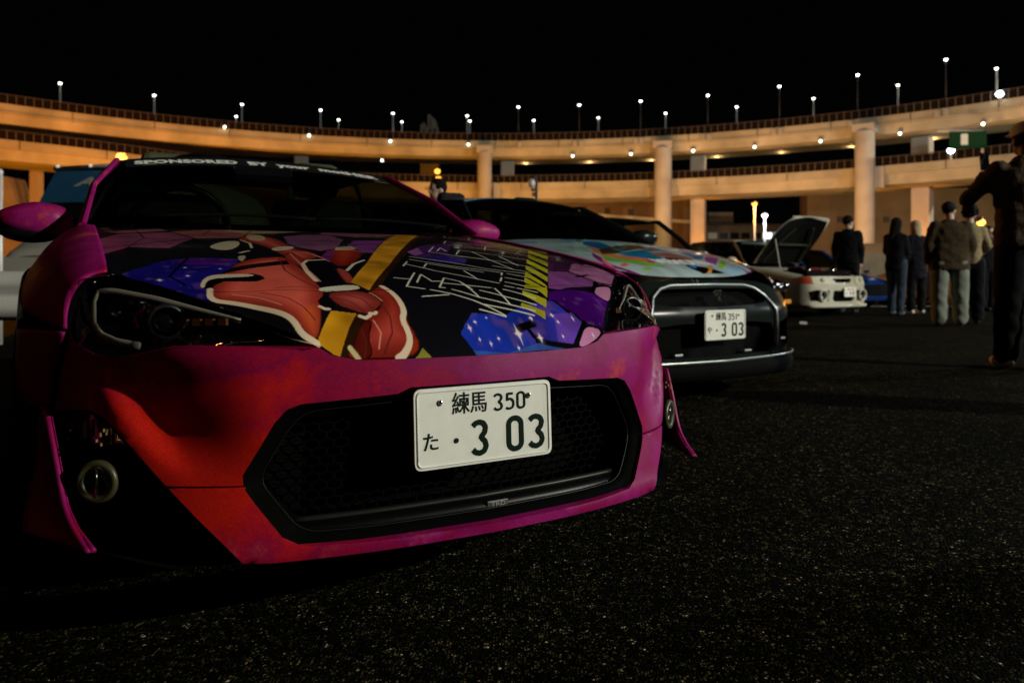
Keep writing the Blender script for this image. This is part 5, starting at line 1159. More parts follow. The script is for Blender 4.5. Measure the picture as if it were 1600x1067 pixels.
fl = (ng > .74) & (Ss > .35) & (Tt < .1); Cg[fl] = Cg[fl]*.5+np.array([.02,.16,.05])
fl = (vnoise(Tt, Ss, 6, 9) > .72) & (Ss > .45); Cg[fl] = Cg[fl]*.4+np.array([.02,.10,.22])
# slanted white lettering across the print
v, f = text_geo('MEMONN', .1, 0, .004, shear=-.35, sx=1.0); v = np.array(v); v[:, 0] -= (v[:, 0].max()+v[:, 0].min())/2; kx = .70/(v[:, 0].max()-v[:, 0].min())
def hg_pt(t, s, off=.003):
    w = .60+.28*s**.8; u = t*w; vv_ = float(hbg(t*.62))+(1.30-float(hbg(t*.62)))*s; return (u, vv_, float(zcg(vv_))-.035*(u/.8)**2-.03*math.exp(-(vv_-.17)/.05)+off)
me = bpy.data.meshes.new('hood'); vv = np.stack([Ug, Vg, Zg], -1).reshape(-1, 3); ii = np.arange(nU*nV).reshape(nU, nV)
F4 = np.stack([ii[:-1, :-1], ii[1:, :-1], ii[1:, 1:], ii[:-1, 1:]], -1).reshape(-1, 4); me.from_pydata(vv.tolist(), [], F4.tolist()); me.update()
ca = me.color_attributes.new('print', 'FLOAT_COLOR', 'POINT'); ca.data.foreach_set('color', np.concatenate([Cg.reshape(-1, 3), np.ones((nU*nV, 1))], 1).ravel().astype(np.float32))
hg = link('hood', me, MATS['hood_print'], gt)
link('hood_lettering', mesh('hood_lettering', [hg_pt(.105+x*kx, .165+y*1.15-.03*x*kx) for x, y, z in v], f), mat('letter_white', (.72,.72,.70), .5), hg, False)
# wings and shell
for s in (-1, 1):
    cols = []
    for S_ in np.linspace(0, 1, 8):
        w = .60+.28*S_**.8; v0 = float(hbg(.62))+(1.30-float(hbg(.62)))*S_; z0 = float(zcg(v0))-.035*(w/.8)**2-.03*math.exp(-(v0-.17)/.05)-.002
        wo = float(np.interp(S_, [0,.2,.4,1], [.80,.92,.945,.945])); vo = max(v0, float(np.interp(S_, [0,.2,.4], [.26,.46,.62])))
        zo = float(np.interp(S_, [0,.2,.4,1], [.595,.66,.72,.78]))
        cols.append([(s*w, v0, z0), (s*(w+.35*(wo-w)), v0+.35*(vo-v0), z0+.012*S_), (s*(w+.75*(wo-w)), v0+.75*(vo-v0), z0-.35*(z0-zo)), (s*wo, vo, zo), (s*wo, vo+.02, zo-.14)])
    grid('fender', cols, GUN, gt, 1)
    hlp = [(.585,.665),(.66,.632),(.80,.603),(.905,.588),(.925,.62),(.85,.70),(.70,.715),(.62,.70)]
    hl = panel('headlight', [(s*x, z) for x, z in hlp], [], gsurf(-.004), BLKG, gt, .03)
    MB().ell((s*.72, float(FG(.72))+float(GG(.655))-.006, .655), (.035,.02,.03), 14, 8).build('projector', CHR, hl, True)
    MB().box((s*.88, float(FG(.88))+float(GG(.62))-.01, .62), (.03,.012,.02)).build('indicator', mat('amber_lamp', (.65,.25,.03), .25), hl)
    MB().box((s*.66, float(FG(.66))+.03, .335), (.07,.012,.012)).build('running_light', mat('drl_dim', (.3,.3,.28), .3), gt)
    door_mirror(gt, .97, 1.70, 1.02, GUN, s)
btg = pchip([0,.6,1.2,2.0,3.2,4.2,4.65], [.60,.66,.76,.84,.92,.93,.90])
simple_body(gt, GUN, lambda u: float(FG(min(abs(u),.95)))+.085, .945, 4.65, .15, btg, .06, arches=((.98,.37),(3.76,.37)))
ROOFB = mat('roof_wrap_blue', (.18,.32,.42), .3, .2, coat=.4)
GHg = [(0,1.26,.97),(.76,1.42,.955),(0,2.10,1.325),(.56,2.0,1.262),(.58,3.0,1.27),(0,3.05,1.345),(.70,3.95,.99),(0,4.05,1.02)]
greenhouse(gt, GUN, GHg, .026, ROOFB, GLD)
seats(gt, 2.5, .88); bevel(MB().box((0, 1.62, .93), (1.4,.5,.1)).build('dashboard', BLKM, gt), .04)
for s in (-1, 1):
    for v_ in (.98, 3.76): wheel(gt, (s*.83, v_, .345), .345, .26, side=s)
MB().box((0, 2.3, .2), (1.5,3.6,.1)).build('underbody', BLKM, gt)

# ------------------------------------------------------------------ generic shell for the cars further back
def plain_car(name, label, P0, rz, paint, w=.85, L=4.3, fu=None, belt=None, gh=None, zb=.17, wb=(.80,3.3), group='cars parked in the row', roof=None, glass_=None, hood=True, cat='car'):
    t = thing(name, label, cat, (*P0, 0), rz, group)
    fu = fu or pchip([0,.3*w/.85,.6*w/.85,.75*w/.85,w], [0,.02,.08,.17,.42]); belt = belt or pchip([0,.3,.8,1.4,3.4,4.3], [.62,.68,.76,.84,.90,.88])
    simple_body(t, paint, lambda u: float(fu(abs(u))), w, L, zb, belt, .07, arches=tuple((v, .34) for v in wb))
    gh = gh or [(0,1.15,.90),(w*.82,1.35,.885),(0,1.88,1.335),(w*.66,1.84,1.30),(w*.66,3.1,1.31),(0,3.2,1.34),(w*.78,3.85,.95),(0,3.95,.95)]
    greenhouse(t, paint, gh, .028, roof, glass_)
    seats(t, 2.3, .85)
    for s in (-1, 1):
        for v in wb: wheel(t, (s*(w-.11), v, .305), .305, .2, side=s)
    MB().box((0, L*.5, .2), (w*1.6, L*.8, .1)).build('underbody', BLKM, t)
    return t, fu, belt
DGRN = mat('dark_green_paint', (.010,.014,.010), .22, .2, coat=.6)
dk_, fu, belt = plain_car('hatchback', 'black low hatchback with see-through windows between the grey coupe and the white car', (2.12, 6.95), R_(33), DGRN, glass_=glass('clear_glass', (.72,.74,.66)),
    gh=[(0,1.05,.90),(.74,1.22,.885),(0,1.80,1.355),(.60,1.76,1.325),(.60,3.0,1.31),(0,3.1,1.34),(.68,3.85,.95),(0,3.95,.95)])
for s in (-1, 1):
    hp = [(s*.42,.56),(s*.74,.58),(s*.80,.66),(s*.60,.67),(s*.44,.62)]
    h = panel('headlight', hp, [], lambda u, z: (u, float(fu(abs(u)))-.03, z), BLKG, dk_, .04); MB().ell((s*.62, float(fu(.62))-.035, .62), (.05,.03,.04), 14, 8).build('projector', CHR, h, True)
    MB().box((s*.70, float(fu(.70))-.03, .47), (.10,.02,.04)).build('indicator', mat('amber_lamp', (.65,.25,.03), .25), dk_); door_mirror(dk_, .92, 1.45, .96, DGRN, s)
panel('grille', round_poly(mirror([(0,.50),(.40,.50),(.44,.36),(0,.33)]), .03), [], lambda u, z: (u, float(fu(abs(u)))-.012, z), BLKM, dk_, .05)

# ------------------------------------------------------------------ white rally saloon with its hood up
WHT = mat('white_paint', (.46,.44,.34), .4, spec=.2, coat=.1, var=.06, vscale=5)
FE = pchip([0,.5,.75,.85,.885], [0,.04,.12,.30,.52]); esurf = lambda d=0: (lambda u, z: (u, float(FE(min(abs(u),.885)))+d+max(0, z-.56)*.35, z))
ev = thing('rally_saloon', 'white rally saloon with its hood propped open and round fog lamps', 'car', (5.8, 13.4, 0), R_(32), 'cars parked in the row')
eo = [(0,.70),(.30,.705),(.80,.70),(.87,.66),(.884,.55),(.884,.30),(.82,.215),(.70,.185),(0,.175)]
holes = [round_poly(mirror([(0,.665),(.27,.665),(.20,.59),(0,.588)]), .02), round_poly(mirror([(0,.455),(.27,.455),(.30,.30),(.24,.262),(0,.262)]), .02)]
hs = [(.37,.46),(.67,.47),(.78,.44),(.76,.28),(.40,.275)]; holes += [hs, [(-x, z) for x, z in hs]]
panel('bumper', mirror(eo), holes, esurf(), WHT, ev, .035, rim=esurf(.035))
for h in holes: panel('intake_mesh', h, [], esurf(.032), BLKM, ev, .06)
MB().tube([esurf(-.02)(a, .19) for a in np.linspace(-.80,.80,33)], .03, 8).build('front_lip', WHT, ev, True)
for s in (-1, 1):
    h = panel('headlight', [(s*x, z) for x, z in [(.34,.60),(.38,.67),(.44,.70),(.72,.70),(.72,.575),(.40,.56)]], [], esurf(-.012), mat('lamp_reflector', (.52,.50,.36), .55, spec=.2), ev, .03)
    MB().ell(esurf(-.01)(s*.52,.63), (.055,.02,.05), 14, 8).build('bulb_cover', mat('bulb_grey', (.30,.29,.22), .5, spec=.2), h, True)
    panel('indicator', [(s*x, z) for x, z in [(.735,.70),(.735,.575),(.85,.585),(.868,.655),(.84,.69)]], [], esurf(-.012), mat('indicator_red_amber', (.50,.06,.02), .3, coat=.4), ev, .03)
    c = Vector(esurf(.0)(s*.545, .372)); M = Matrix.Rotation(R_(90), 3, 'X')
    fg = MB().lathe([(.082,-.02),(.100,-.01),(.105,.02),(.100,.05),(.085,.045),(.082,-.02)], 26, M, c).build('fog_lamp', mat('fog_rim', (.55,.54,.46), .3), ev, True)
    MB().lathe([(0,-.05),(.05,-.04),(.085,.0)], 24, M, c).build('reflector', mat('fog_reflector', (.35,.36,.32), .2, .8), fg, True); MB().ell(c+Vector((-.03,-.01,-.03)), (.025,.02,.025), 10, 6).build('bulb', mat('lamp_reflector', (.52,.50,.36), .55, spec=.2), fg, True)
    door_mirror(ev, .93, 1.72, 1.0, WHT, s)
ep = panel('number_plate', round_poly([(-.165,-.0825),(.165,-.0825),(.165,.0825),(-.165,.0825)], .016), [], lambda a, b: (a, -.003, b), PLW, ev, .04, rim=lambda a, b: (a, .004, b)); ep.location = (.11, -.04, .43)
for x, z, w_, h_ in ((-.04,.045,.10,.026),(.06,.045,.05,.026),(.0,-.02,.05,.06),(.085,-.02,.05,.06),(-.11,-.025,.03,.03)): MB().box((x, -.0042, z), (w_, .002, h_)).build('plate_mark', mat('plate_smudge', (.42,.27,.23), .6), ep)
ebt = pchip([0,.6,1.4,3.4,4.35], [.62,.72,.84,.92,.93])
simple_body(ev, WHT, lambda u: float(FE(min(abs(u),.885)))+.10, .885, 4.35, .2, ebt, .05, arches=((.86,.36),(3.40,.36)))
MB().box((0, .82, .70), (1.25,1.05,.22)).build('engine_bay', mat('engine_dark', (.006,.004,.004), .9), ev)
bevel(MB().box((-.1, .75, .83), (.5,.35,.06)).build('engine_cover', mat('engine_red', (.10,.008,.008), .6, spec=.15), ev), .02)
for x, y in ((-.4,.45),(.35,.5),(.3,1.1)): MB().lathe([(0,.06),(.05,.06),(.06,0)], 14, c=(x, y, .81)).build('engine_cap', CHR, ev, True)
for s in (-1, 1):
    grid('fender', [[(s*.66,v,z),(s*.74,v,z+.012),(s*.83,v,z-.03),(s*.885,v,z-.14)] for v, z in ((.30,.715),(.6,.77),(1.0,.835),(1.5,.895))], WHT, ev, 1)
GHe = [(0,1.42,.93),(.72,1.55,.905),(0,2.02,1.40),(.57,1.98,1.365),(.58,3.0,1.36),(0,3.05,1.40),(.68,3.6,.98),(0,3.65,.99)]
greenhouse(ev, WHT, GHe, .03); seats(ev, 2.4, .86); bevel(MB().box((0,1.75,.89), (1.3,.4,.1)).build('dashboard', BLKM, ev), .03)
panel('sun_strip', [(-.40,0),(.40,0),(.40,.05),(-.40,.05)], [], lambda a, b: (a, 1.93+.02*(abs(a)/.4)**2-.012, 1.325+b*.9), mat('strip_green', (.02,.08,.05), .5), ev, .1)
for s in (-1, 1):
    for v_ in (.86, 3.40): wheel(ev, (s*.78, v_, .315), .315, .22, mat('white_rim', (.5,.5,.46), .4), side=s)
# open hood
ang = R_(48); Mh = lambda u, l, d=0: (u, 1.43-l*math.cos(ang)+d*math.sin(ang), .935+l*math.sin(ang)+d*math.cos(ang))
def hw(l): return .66-.15*(l/1.12)**6
ls = np.linspace(0, 1.12, 12)
out_ = [[Mh(q*hw(l), l, .01+.07*(1-q*q)-(.05*(l/1.12)**8)) for q in np.linspace(-1,1,15)] for l in ls]
hd = grid('open_hood', out_, WHT, ev); solid(hd, .008, 0)
inn = [[Mh(q*(hw(l)-.035), .03+l*.965, -.016+.05*(1-q*q)) for q in np.linspace(-1,1,9)] for l in ls]
grid('hood_liner', inn, mat('hood_liner_black', (.004,.004,.0035), .9), hd)
rb = MB()
for s in (-1, 1): rb.tube([Mh(s*.50,.10,-.03), Mh(s*.42,.55,-.035), Mh(s*.25,.90,-.03)], .022, 6)
rb.tube([Mh(-.5,.5,-.03), Mh(.5,.5,-.03)], .02, 6); rb.build('hood_brace', mat('brace_grey', (.035,.035,.022), .7), hd)
mb = MB(); mb.tube([Mh(q*hw(1.12), 1.12, -.005+.03*(1-q*q)) for q in np.linspace(-1,1,15)], .010, 6); mb.build('hood_edge', WHT, hd)
MB().tube([(-.62,.85,.80), Mh(-.58,.62,-.02)], .011, 6).build('prop_rod', WHT, ev)
# ------------------------------------------------------------------ blue car beyond, white car in the distance, van on the left
BLU = mat('blue_paint', (.008,.035,.15), .28, .1, coat=.6)
bl_, fb, bb_ = plain_car('blue_coupe', 'blue coupe half hidden behind the white rally saloon', (7.95, 16.6), R_(32), BLU)
for s in (-1, 1):
    h = panel('headlight', [(s*.42,.56),(s*.74,.58),(s*.80,.66),(s*.60,.67),(s*.44,.62)], [], lambda u, z: (u, float(fb(abs(u)))-.03, z), BLKG, bl_, .04); MB().ell((s*.62, float(fb(.62))-.035, .62), (.06,.03,.045), 14, 8).build('projector', CHR, h, True); door_mirror(bl_, .92, 1.5, .96, BLU, s)
panel('grille', round_poly(mirror([(0,.52),(.5,.52),(.54,.30),(0,.27)]), .03), [], lambda u, z: (u, float(fb(abs(u)))-.012, z), BLKM, bl_, .05)
mb = MB()
for k in range(7): mb.ell((-.45+.15*k, .6+.07*(k % 3), .80+.02*(k % 2)), (.06,.10,.035), 8, 6)
tag(mb.build('engine_parts', mat('engine_alloy', (.35,.34,.30), .35, .6), bl_, True), kind='stuff')
WH2 = mat('white_paint_cool', (.72,.72,.74), .3, coat=.4)
wc, fw, bw = plain_car('white_estate', 'white car seen from behind with a red tail lamp between the people', (9.9, 20.9), R_(205), WH2, group=None)
for s in (-1, 1): bevel(MB().box((s*.74, 4.24, .86), (.12,.10,.34)).build('tail_lamp', mat('tail_red', (.5,.01,.015), .3, emit=(1,.02,.03), estr=.9), wc), .02)
bevel(MB().box((0, 4.33, .52), (.5,.03,.16)).build('rear_plate', PLW, wc), .005)
# van with the blue visor banner
VW = mat('van_white', (.45,.44,.38), .4, coat=.3); D = 9.6; xl = -6.55
vt = thing('van', 'white van with a blue banner across its windshield, left of the pink car', 'van', (xl+.95, D, 0), R_(-4))
def vsec(y, w, z0, z1, z2): return [(-w,y,z0),(-w*1.0,y,z1),(-w*.97,y,z1+.3),(-w*.90,y,z2-.08),(-w*.78,y,z2),(w*.78,y,z2),(w*.90,y,z2-.08),(w*.97,y,z1+.3),(w,y,z1),(w,y,z0)]
o = grid('body', [vsec(.0,.80,.3,.6,.98), vsec(.05,.90,.22,.65,1.10), vsec(.5,.95,.22,.75,1.22), vsec(1.05,.95,.22,.8,2.10), vsec(1.4,.95,.22,.8,2.21), vsec(4.4,.95,.22,.8,2.21), vsec(4.6,.9,.3,.8,1.9)], VW, vt, 2)
panel('nose', [(-.80,.3),(.80,.3),(.80,.95),(-.80,.95)], [], lambda a, b: (a, .0+.0*b, b), VW, vt, .1)
vws = lambda a, q, o_=0: (a, .48+.62*q-.07*(1-abs(a)/.85)-o_*.8, 1.25+.95*q+o_*.5)
grid('windshield', [[vws(a*(.90-.06*q), q, .02) for a in np.linspace(-1,1,13)] for q in np.linspace(0,1,7)], mat('van_glass', (.004,.004,.004), .08), vt)
grid('visor_banner', [[vws(a*(.885-.06*q)*(1 if q < .96 else .96), q, .032) for a in np.linspace(-1,1,13)] for q in np.linspace(.46,.95,7)], mat('banner_blue', (.010,.075,.16), .6, var=.1, vscale=4), vt)
v, f = text_geo('APEX', .30, 0, .008, shear=.25, sx=1.3) if False else text_geo('AR', .30, 0, .010, shear=.25, sx=1.35); v = np.array(v)
link('banner_letters', mesh('banner_letters', [vws(x-.17, .76+y*.62, .042) for x, y, z in v], f), mat('banner_grey', (.34,.34,.30), .6), vt, False)
MB().tube([vws(-.84,.97,.06), vws(0,1.0,.06), vws(.84,.97,.06)], .03, 8).build('roof_edge', mat('van_roof_edge', (.55,.50,.40), .5), vt, True)
for x in (-.78, -.28, .3): MB().ell(vws(x, .985, .09), (.028,.028,.022), 8, 6).build('marker_light', mat('marker_dim', (.7,.7,.65), .4, emit=(1,.95,.85), estr=.35), vt, True)
bevel(MB().box(vws(.0,.50,.05), (.22,.03,.05)).build('mirror_base', BLKM, vt), .01)
MB().ell((-.55, -.02, .68), (.17,.06,.09), 14, 8).build('headlight', mat('lamp_reflector', (.52,.50,.36), .55, spec=.2), vt, True); MB().ell((.55, -.02, .68), (.17,.06,.09), 14, 8).build('headlight', mat('lamp_reflector', (.52,.50,.36), .55, spec=.2), vt, True)
MB().ell(vws(.40, .12, .05), (.028,.02,.028), 8, 6).build('amber_light', mat('amber_glow', (.6,.3,.05), .4, emit=(1,.45,.08), estr=2.0), vt, True)
for s in (-1, 1):
    for v_ in (.75, 3.4): wheel(vt, (s*.82, v_, .31), .31, .2, side=s)
# ------------------------------------------------------------------ people
import mathutils.noise as mnoise
SKIN = mat('skin', (.42,.26,.19), .55); HAIRD = mat('hair_dark', (.006,.005,.004), .8, bump=.6, bscale=180); HAIRB = mat('hair_blond', (.42,.32,.19), .8, bump=.6, bscale=180); HAIRT = mat('hair_tan', (.20,.12,.06), .8, bump=.6, bscale=180)
SHOEW = mat('shoe_white', (.65,.64,.58), .6); SHOEB = mat('shoe_black', (.01,.01,.01), .6); SHOEY = mat('shoe_tan', (.80,.66,.42), .6)
def remeshed(name, m, parent, mb, vox=.014, sm=6, strength=.5):
    o = mb.build(name, m, parent); md = o.modifiers.new('r', 'REMESH'); md.mode = 'VOXEL'; md.voxel_size = vox; md.use_smooth_shade = True
    md = o.modifiers.new('s', 'SMOOTH'); md.iterations = sm; md.factor = strength
    apply_mods(o); o.data.materials.clear(); o.data.materials.append(m); o.data.shade_smooth(); return o
def limb(mb, pts, rs, n=12):
    P = [Vector(p) for p in pts]; fine = []; rr = []
    for i in range(len(P)-1):
        for q in np.linspace(0, 1, 6, endpoint=(i == len(P)-2)):
            fine.append(P[i].lerp(P[i+1], q)); rr.append(rs[i]+(rs[i+1]-rs[i])*q)
    mb.tube(fine, rr, n)
    for p, r in zip(P, rs): mb.ell(p, (r, r, r), 12, 8)
def torso(mb, rings, n=20):
    """rings: (centre, half width x, half depth y)"""
    v = []; k = len(rings)
    for c, a, b in rings:
        for j in range(n):
            t = 2*math.pi*j/n; v.append((c[0]+a*math.copysign(abs(math.cos(t))**.85, math.cos(t)), c[1]+b*math.copysign(abs(math.sin(t))**.85, math.sin(t)), c[2]))
    f = [(i*n+j, i*n+(j+1) % n, (i+1)*n+(j+1) % n, (i+1)*n+j) for i in range(k-1) for j in range(n)]+[tuple(range(n-1, -1, -1)), tuple(range((k-1)*n, k*n))]
    mb.add(v, f)
def hand(mb, wrist, d, palm_n, r=.0085, curl=.5):
    """palm, four unequal fingers and a thumb; d: pointing direction, palm_n: direction the palm faces"""
    d = Vector(d).normalized(); pn = (Vector(palm_n)-d*Vector(palm_n).dot(d)).normalized(); sd = d.cross(pn); w = Vector(wrist)
    M = Matrix((sd, d, pn)).transposed(); mb.ell(w+d*.045, (.040, .052, .018), 12, 8, M); mb.ell(w, (.028,.03,.024), 10, 6, M)
    for k, (off, L) in enumerate(((-.028,.066),(-.010,.076),(.009,.070),(.026,.056))):
        p0 = w+d*.082+sd*off; p1 = p0+d*L*.45+pn*L*.15*curl; p2 = p1+d*L*.30*(1-curl*.5)+pn*L*.34*curl; p3 = p2+d*L*.22*(1-curl)+pn*L*.26*curl
        limb(mb, [w+d*.06+sd*off*.8, p0, p1, p2, p3], [r*1.15, r*1.1, r, r*.92, r*.8], 8)
    t0 = w+d*.02-sd*.030; t1 = t0+d*.035-sd*.022+pn*.012; t2 = t1+d*.030-sd*.004+pn*.014
    limb(mb, [t0, t1, t2], [r*1.5, r*1.2, r*.95], 8)
def person(label, px, D, yaw, H=1.72, jacket=None, trousers=None, shoes=None, hair=None, hairk='short', female=False, arms=None, legs=None, head=0., pitch=0., armr=1., cap=None, jlen=.50, skin=SKIN, group='people standing in the car park', bulk=1., flare=1., lean=0.):
    t = thing('person', label, 'person', (at(px, D), D, 0), yaw, group); k = H/1.72; K = lambda p: tuple(q*k for q in p)
    sw = (.185 if female else .205)*bulk; hip = .97
    legs = legs or [((-.095,0,.90),(-.10,.01,.50),(-.105,-.02,.085)), ((.095,0,.90),(.10,.015,.50),(.105,.02,.085))]
    sx_ = .155*bulk**.6*(.93 if female else 1); ex_ = .178*bulk+.030
    arms = arms or [((-sx_,-.01,1.375),(-ex_,-.02,1.12),(-ex_+.02,.06,.89)), ((sx_,-.01,1.375),(ex_,-.02,1.12),(ex_-.02,.06,.89))]
    Hc = Vector((0, .03+lean*.4, 1.60))
    Mh_ = Matrix.Rotation(head, 3, 'Z') @ Matrix.Rotation(pitch, 3, 'X')
    hp = lambda p: Hc+Mh_ @ Vector(p)
    # one continuous body
    b = MB(); torso(b, [((0,0,.86),.13,.09),((0,0,.97),.155,.10),((0,.0,1.10),.135,.09),((0,.0,1.25),.155,.10),((0,-.005,1.37),.165,.095),((0,-.005,1.43),.10,.07),((0,.0,1.46),.06,.055)])
    limb(b, [(0,0,1.40), tuple(Hc+Vector((0,-.02,-.06)))], [.062,.054])
    b.ell(hp((0,0,.015)), (.076,.096,.105), 18, 12, Mh_); b.ell(hp((0,.028,-.055)), (.058,.066,.060), 14, 10, Mh_)
    b.ell(hp((0,.102,-.018)), (.014,.020,.026), 8, 6, Mh_); b.ell(hp((0,.088,-.062)), (.026,.012,.010), 8, 6, Mh_)
    for s in (-1, 1): b.ell(hp((s*.077,-.005,-.015)), (.012,.022,.032), 8, 6, Mh_); b.ell(hp((s*.03,.084,.018)), (.018,.01,.008), 8, 6, Mh_)
    for (h_, kn, an) in legs: limb(b, [h_, kn, an], [.085,.052,.038])
    for s, (sh, el, wr) in zip((-1, 1), arms):
        limb(b, [sh, el, wr], [.050,.038,.027]); d = Vector(wr)-Vector(el); hand(b, wr, d, (-s*.9, .25, 0), curl=.55)
    b.v = [K(p) for p in b.v]; body = remeshed('body', skin, t, b, .0115, 3, .4)
    e = MB()
    for s in (-1, 1): e.ell(K(hp((s*.031,.088,.003))), (.010,.006,.006), 8, 6)
    tag(e.build('eyes', mat('eye_dark', (.01,.01,.01), .2), t, True), kind='stuff')
    # clothes
    j = MB(); jb = .97-(jlen-.50); torso(j, [((0,0,jb-.10),.185*bulk,.135),((0,.0,jb),.180*bulk,.132),((0,.0,1.12),.172*bulk,.128),((0,-.005,1.28),.192*bulk,.135),((0,-.01,1.365),.182*bulk**.6,.120),((0,-.008,1.415),.150*bulk**.5,.100),((0,-.005,1.452),.105,.085),((0,0,1.485),.075,.07)])
    for (sh, el, wr) in arms:
        e_ = Vector(el); w_ = Vector(wr); limb(j, [sh, el, tuple(e_.lerp(w_, .93))], [.078*bulk**.5*armr,.060*bulk**.5*armr,.046*bulk**.5*armr])
    j.v = [K(p) for p in j.v]; jk = remeshed('jacket', jacket, t, j, .016, 5); 
    for vtx in jk.data.vertices:
        c = vtx.co; w_ = mnoise.noise(Vector((c.x*9, c.y*9, c.z*14)))*.012+mnoise.noise(Vector((c.x*22, c.y*22, c.z*34+5)))*.006; vtx.co = c+vtx.normal*w_
    p = MB(); torso(p, [((0,0,.80),.165,.11),((0,0,.90),.168,.115),((0,0,1.0),.160,.11)])
    for (h_, kn, an) in legs:
        a_ = Vector(kn).lerp(Vector(an), .94); limb(p, [h_, tuple(Vector(h_).lerp(Vector(kn), .5)), kn, tuple(Vector(kn).lerp(a_, .5)), tuple(a_)], [.104*flare**.4,.094*flare**.7,.080*flare,.072*flare,.070*flare])
    p.v = [K(q) for q in p.v]; tr = remeshed('trousers', trousers, t, p, .016, 5)
    for vtx in tr.data.vertices:
        c = vtx.co; vtx.co = c+vtx.normal*(mnoise.noise(Vector((c.x*8, c.y*8, c.z*9+c.x*6)))*.013*max(.2, min(1, (.85-c.z)*2.5)))
    for (h_, kn, an) in legs:
        s = MB(); a_ = Vector(an); s.ell((a_.x, a_.y+.06, .045), (.046,.135,.045), 14, 8); s.ell((a_.x, a_.y-.005, .075), (.045,.055,.055), 12, 8)
        s.v = [K((x, y, max(z, .004))) for x, y, z in s.v]; s.build('shoe', shoes, t, True)
    # hair / caps
    if hairk:
        h = MB(); h.ell(hp((0,-.012,.035)), (.086,.104,.100), 18, 12, Mh_)
        if hairk == 'long':
            for q in range(7): h.ell(hp((.0,-.055-.012*q*.5,.0-.045*q)), (.085-.004*q,.055,.05), 12, 8, Mh_)
            for s in (-1, 1):
                for q in range(5): h.ell(hp((s*.072,-.01-.005*q,.0-.045*q)), (.026,.05,.05), 10, 6, Mh_)
        if hairk == 'curly':
            for q in range(46):
                u_, v_ = random.uniform(-1, 1), random.uniform(0, 6.28); r_ = math.sqrt(1-u_*u_); h.ell(hp((.088*r_*math.cos(v_), -.025+.100*r_*math.sin(v_), .045+.105*max(u_, -.55))), (.034,.034,.030), 8, 6)
        h.v = [q for q in h.v]
        # open the face
        keep = []
        h.v = [K(q) if not (Mh_.transposed() @ (Vector(q)-Hc)).y > .075 or (Mh_.transposed() @ (Vector(q)-Hc)).z > .07 else K(hp(((Mh_.transposed() @ (Vector(q)-Hc)).x*.9, .058, (Mh_.transposed() @ (Vector(q)-Hc)).z))) for q in h.v]
        remeshed('hair', hair, t, h, .011, 3)
    if cap:
        c = MB(); c.ell(hp((0,-.005,.055)), (.092,.112,.078), 18, 10, Mh_); c.ell(hp((0,.115,.050)), (.070,.075,.012), 14, 6, Mh_)
        c.v = [K(q) for q in c.v]; remeshed('cap', cap, t, c, .010, 3)
    return t
BLKJ = mat('cloth_black', (.005,.005,.006), .85, bump=.3, bscale=60); NAVY = mat('cloth_navy', (.005,.005,.009), .85, bump=.3, bscale=60)
OLIVE = mat('cloth_olive', (.045,.030,.016), .85, bump=.3, bscale=60, var=.15, vscale=6); CREAM = mat('cloth_cream', (.25,.20,.11), .85, bump=.3, bscale=60)
JEAN = mat('denim_pale', (.17,.19,.16), .8, bump=.3, bscale=90, var=.2, vscale=7); DARKT = mat('trouser_dark', (.005,.005,.006), .85, bump=.3, bscale=60); DENIM = mat('denim_dark', (.025,.035,.05), .8, bump=.3, bscale=90)
QUILT = mat('quilted_brown', (.060,.040,.024), .8, bump=.5, bscale=30)
# man in glasses behind the pink car
pm = person('man in glasses and dark top standing behind the pink car', 686, 9.2, R_(150), 1.87, BLKJ, DARKT, SHOEB, HAIRD, 'short', head=R_(-25))
gl2 = MB()
for s in (-1, 1): gl2.tube([(s*.036+.024*math.cos(a), .155, 1.755+.018*math.sin(a)) for a in np.linspace(0, 6.283, 17)], .003, 5, cap=False)
gl2.tube([(-.012,.155,1.757),(.012,.155,1.757)], .003, 5); o = gl2.build('glasses', BLK, pm); o.rotation_euler = (0,0,R_(-25)); o.location = (.0,.0,0)
person('man in black standing beside the propped open hood', 1325, 14.7, R_(-35), 1.86, BLKJ, DARKT, SHOEB, HAIRD, 'short', head=R_(-30), bulk=1.08)
person('woman in black with long dark hair and slim jeans', 1400, 13.8, R_(-48), 1.75, BLKJ, DENIM, SHOEB, HAIRD, 'long', True, head=R_(-15), jlen=.60, pitch=R_(-10),
       legs=[((-.09,0,.90),(-.10,.08,.50),(-.12,.10,.085)), ((.09,0,.90),(.10,-.03,.50),(.12,-.14,.085))], arms=[((-.14,-.01,1.37),(-.18,.02,1.12),(-.11,.17,1.0)), ((.14,-.01,1.37),(.18,.02,1.12),(.11,.17,1.0))], bulk=.9)
person('blond haired woman in a long black coat and white shoes', 1432, 14.2, R_(20), 1.73, NAVY, DARKT, SHOEW, HAIRB, 'long', True, jlen=.72, bulk=1.05, head=R_(-12),
       legs=[((-.09,0,.90),(-.13,0,.50),(-.155,-.02,.085)), ((.09,0,.90),(.13,.02,.50),(.185,.06,.085))])
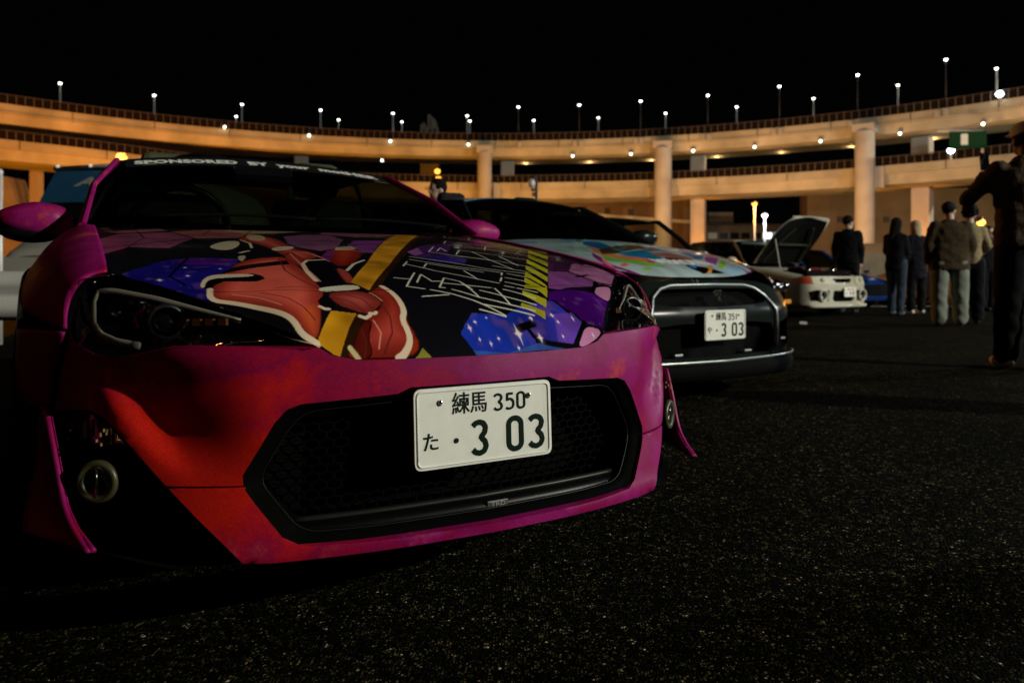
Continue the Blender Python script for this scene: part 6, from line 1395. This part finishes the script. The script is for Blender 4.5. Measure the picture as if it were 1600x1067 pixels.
person('man in an olive brown jacket, dark flat cap and pale jeans seen from behind', 1484, 10.9, R_(-12), 1.76, OLIVE, JEAN, SHOEB, HAIRD, 'short', cap=mat('cap_dark', (.012,.011,.014), .8), head=R_(-38), bulk=1.38, flare=1.42, jlen=.60,
       legs=[((-.12,0,.90),(-.135,.01,.50),(-.14,-.02,.085)), ((.12,0,.90),(.135,.015,.50),(.14,.02,.085))])
person('curly haired person in cream top with wide black trousers', 1515, 11.4, R_(-25), 1.74, CREAM, DARKT, SHOEB, HAIRD, 'curly', head=R_(10), flare=1.25, bulk=.86,
       arms=[((-.15,-.01,1.37),(-.20,-.03,1.12),(-.13,.10,.98)), ((.15,-.01,1.37),(.235,-.02,1.14),(.12,.14,1.0))])
person('far person in dark clothes standing against the white car', 1543, 15.5, R_(190), 1.70, BLKJ, DARKT, SHOEB, HAIRD, 'short')
ph = person('tall man in white cap and dark quilted coat holding up a phone', 1606, 5.9, R_(-4), 1.90, QUILT, DARKT, SHOEY, HAIRD, 'short', cap=mat('cap_white', (.55,.53,.50), .8), bulk=1.22, armr=.8, flare=1.2, jlen=.52, skin=mat('skin_dark', (.10,.05,.035), .6),
       arms=[((-.19,.0,1.39),(-.335,.14,1.19),(-.10,.35,1.40)), ((.20,.0,1.39),(.27,.15,1.16),(.02,.36,1.36))],
       legs=[((-.10,0,.90),(-.11,.03,.50),(-.115,.05,.085)), ((.10,0,.90),(.11,-.02,.50),(.115,-.06,.085))])
fon = bevel(MB().box((0,0,0), (.075,.009,.15)).build('phone', BLKG), .006); fon.location = ph.matrix_basis @ Vector((-.09,.44,1.66)); fon.rotation_euler = (R_(-8), 0, R_(-4)); tag(fon, 'black phone held up by the man in the white cap', 'phone')
MB().lathe([(0,-.006),(.009,-.005),(.009,0)], 12, Matrix.Rotation(R_(90), 3, 'X'), (-.02,-.0,.055)).build('camera_lens', mat('lens_red', (.15,.03,.02), .2), fon)

pz = person('person in dark clothes standing outside the picture at the right', 2600, 3.25, R_(20), 1.75, BLKJ, DARKT, SHOEB, HAIRD, 'short', bulk=1.2)
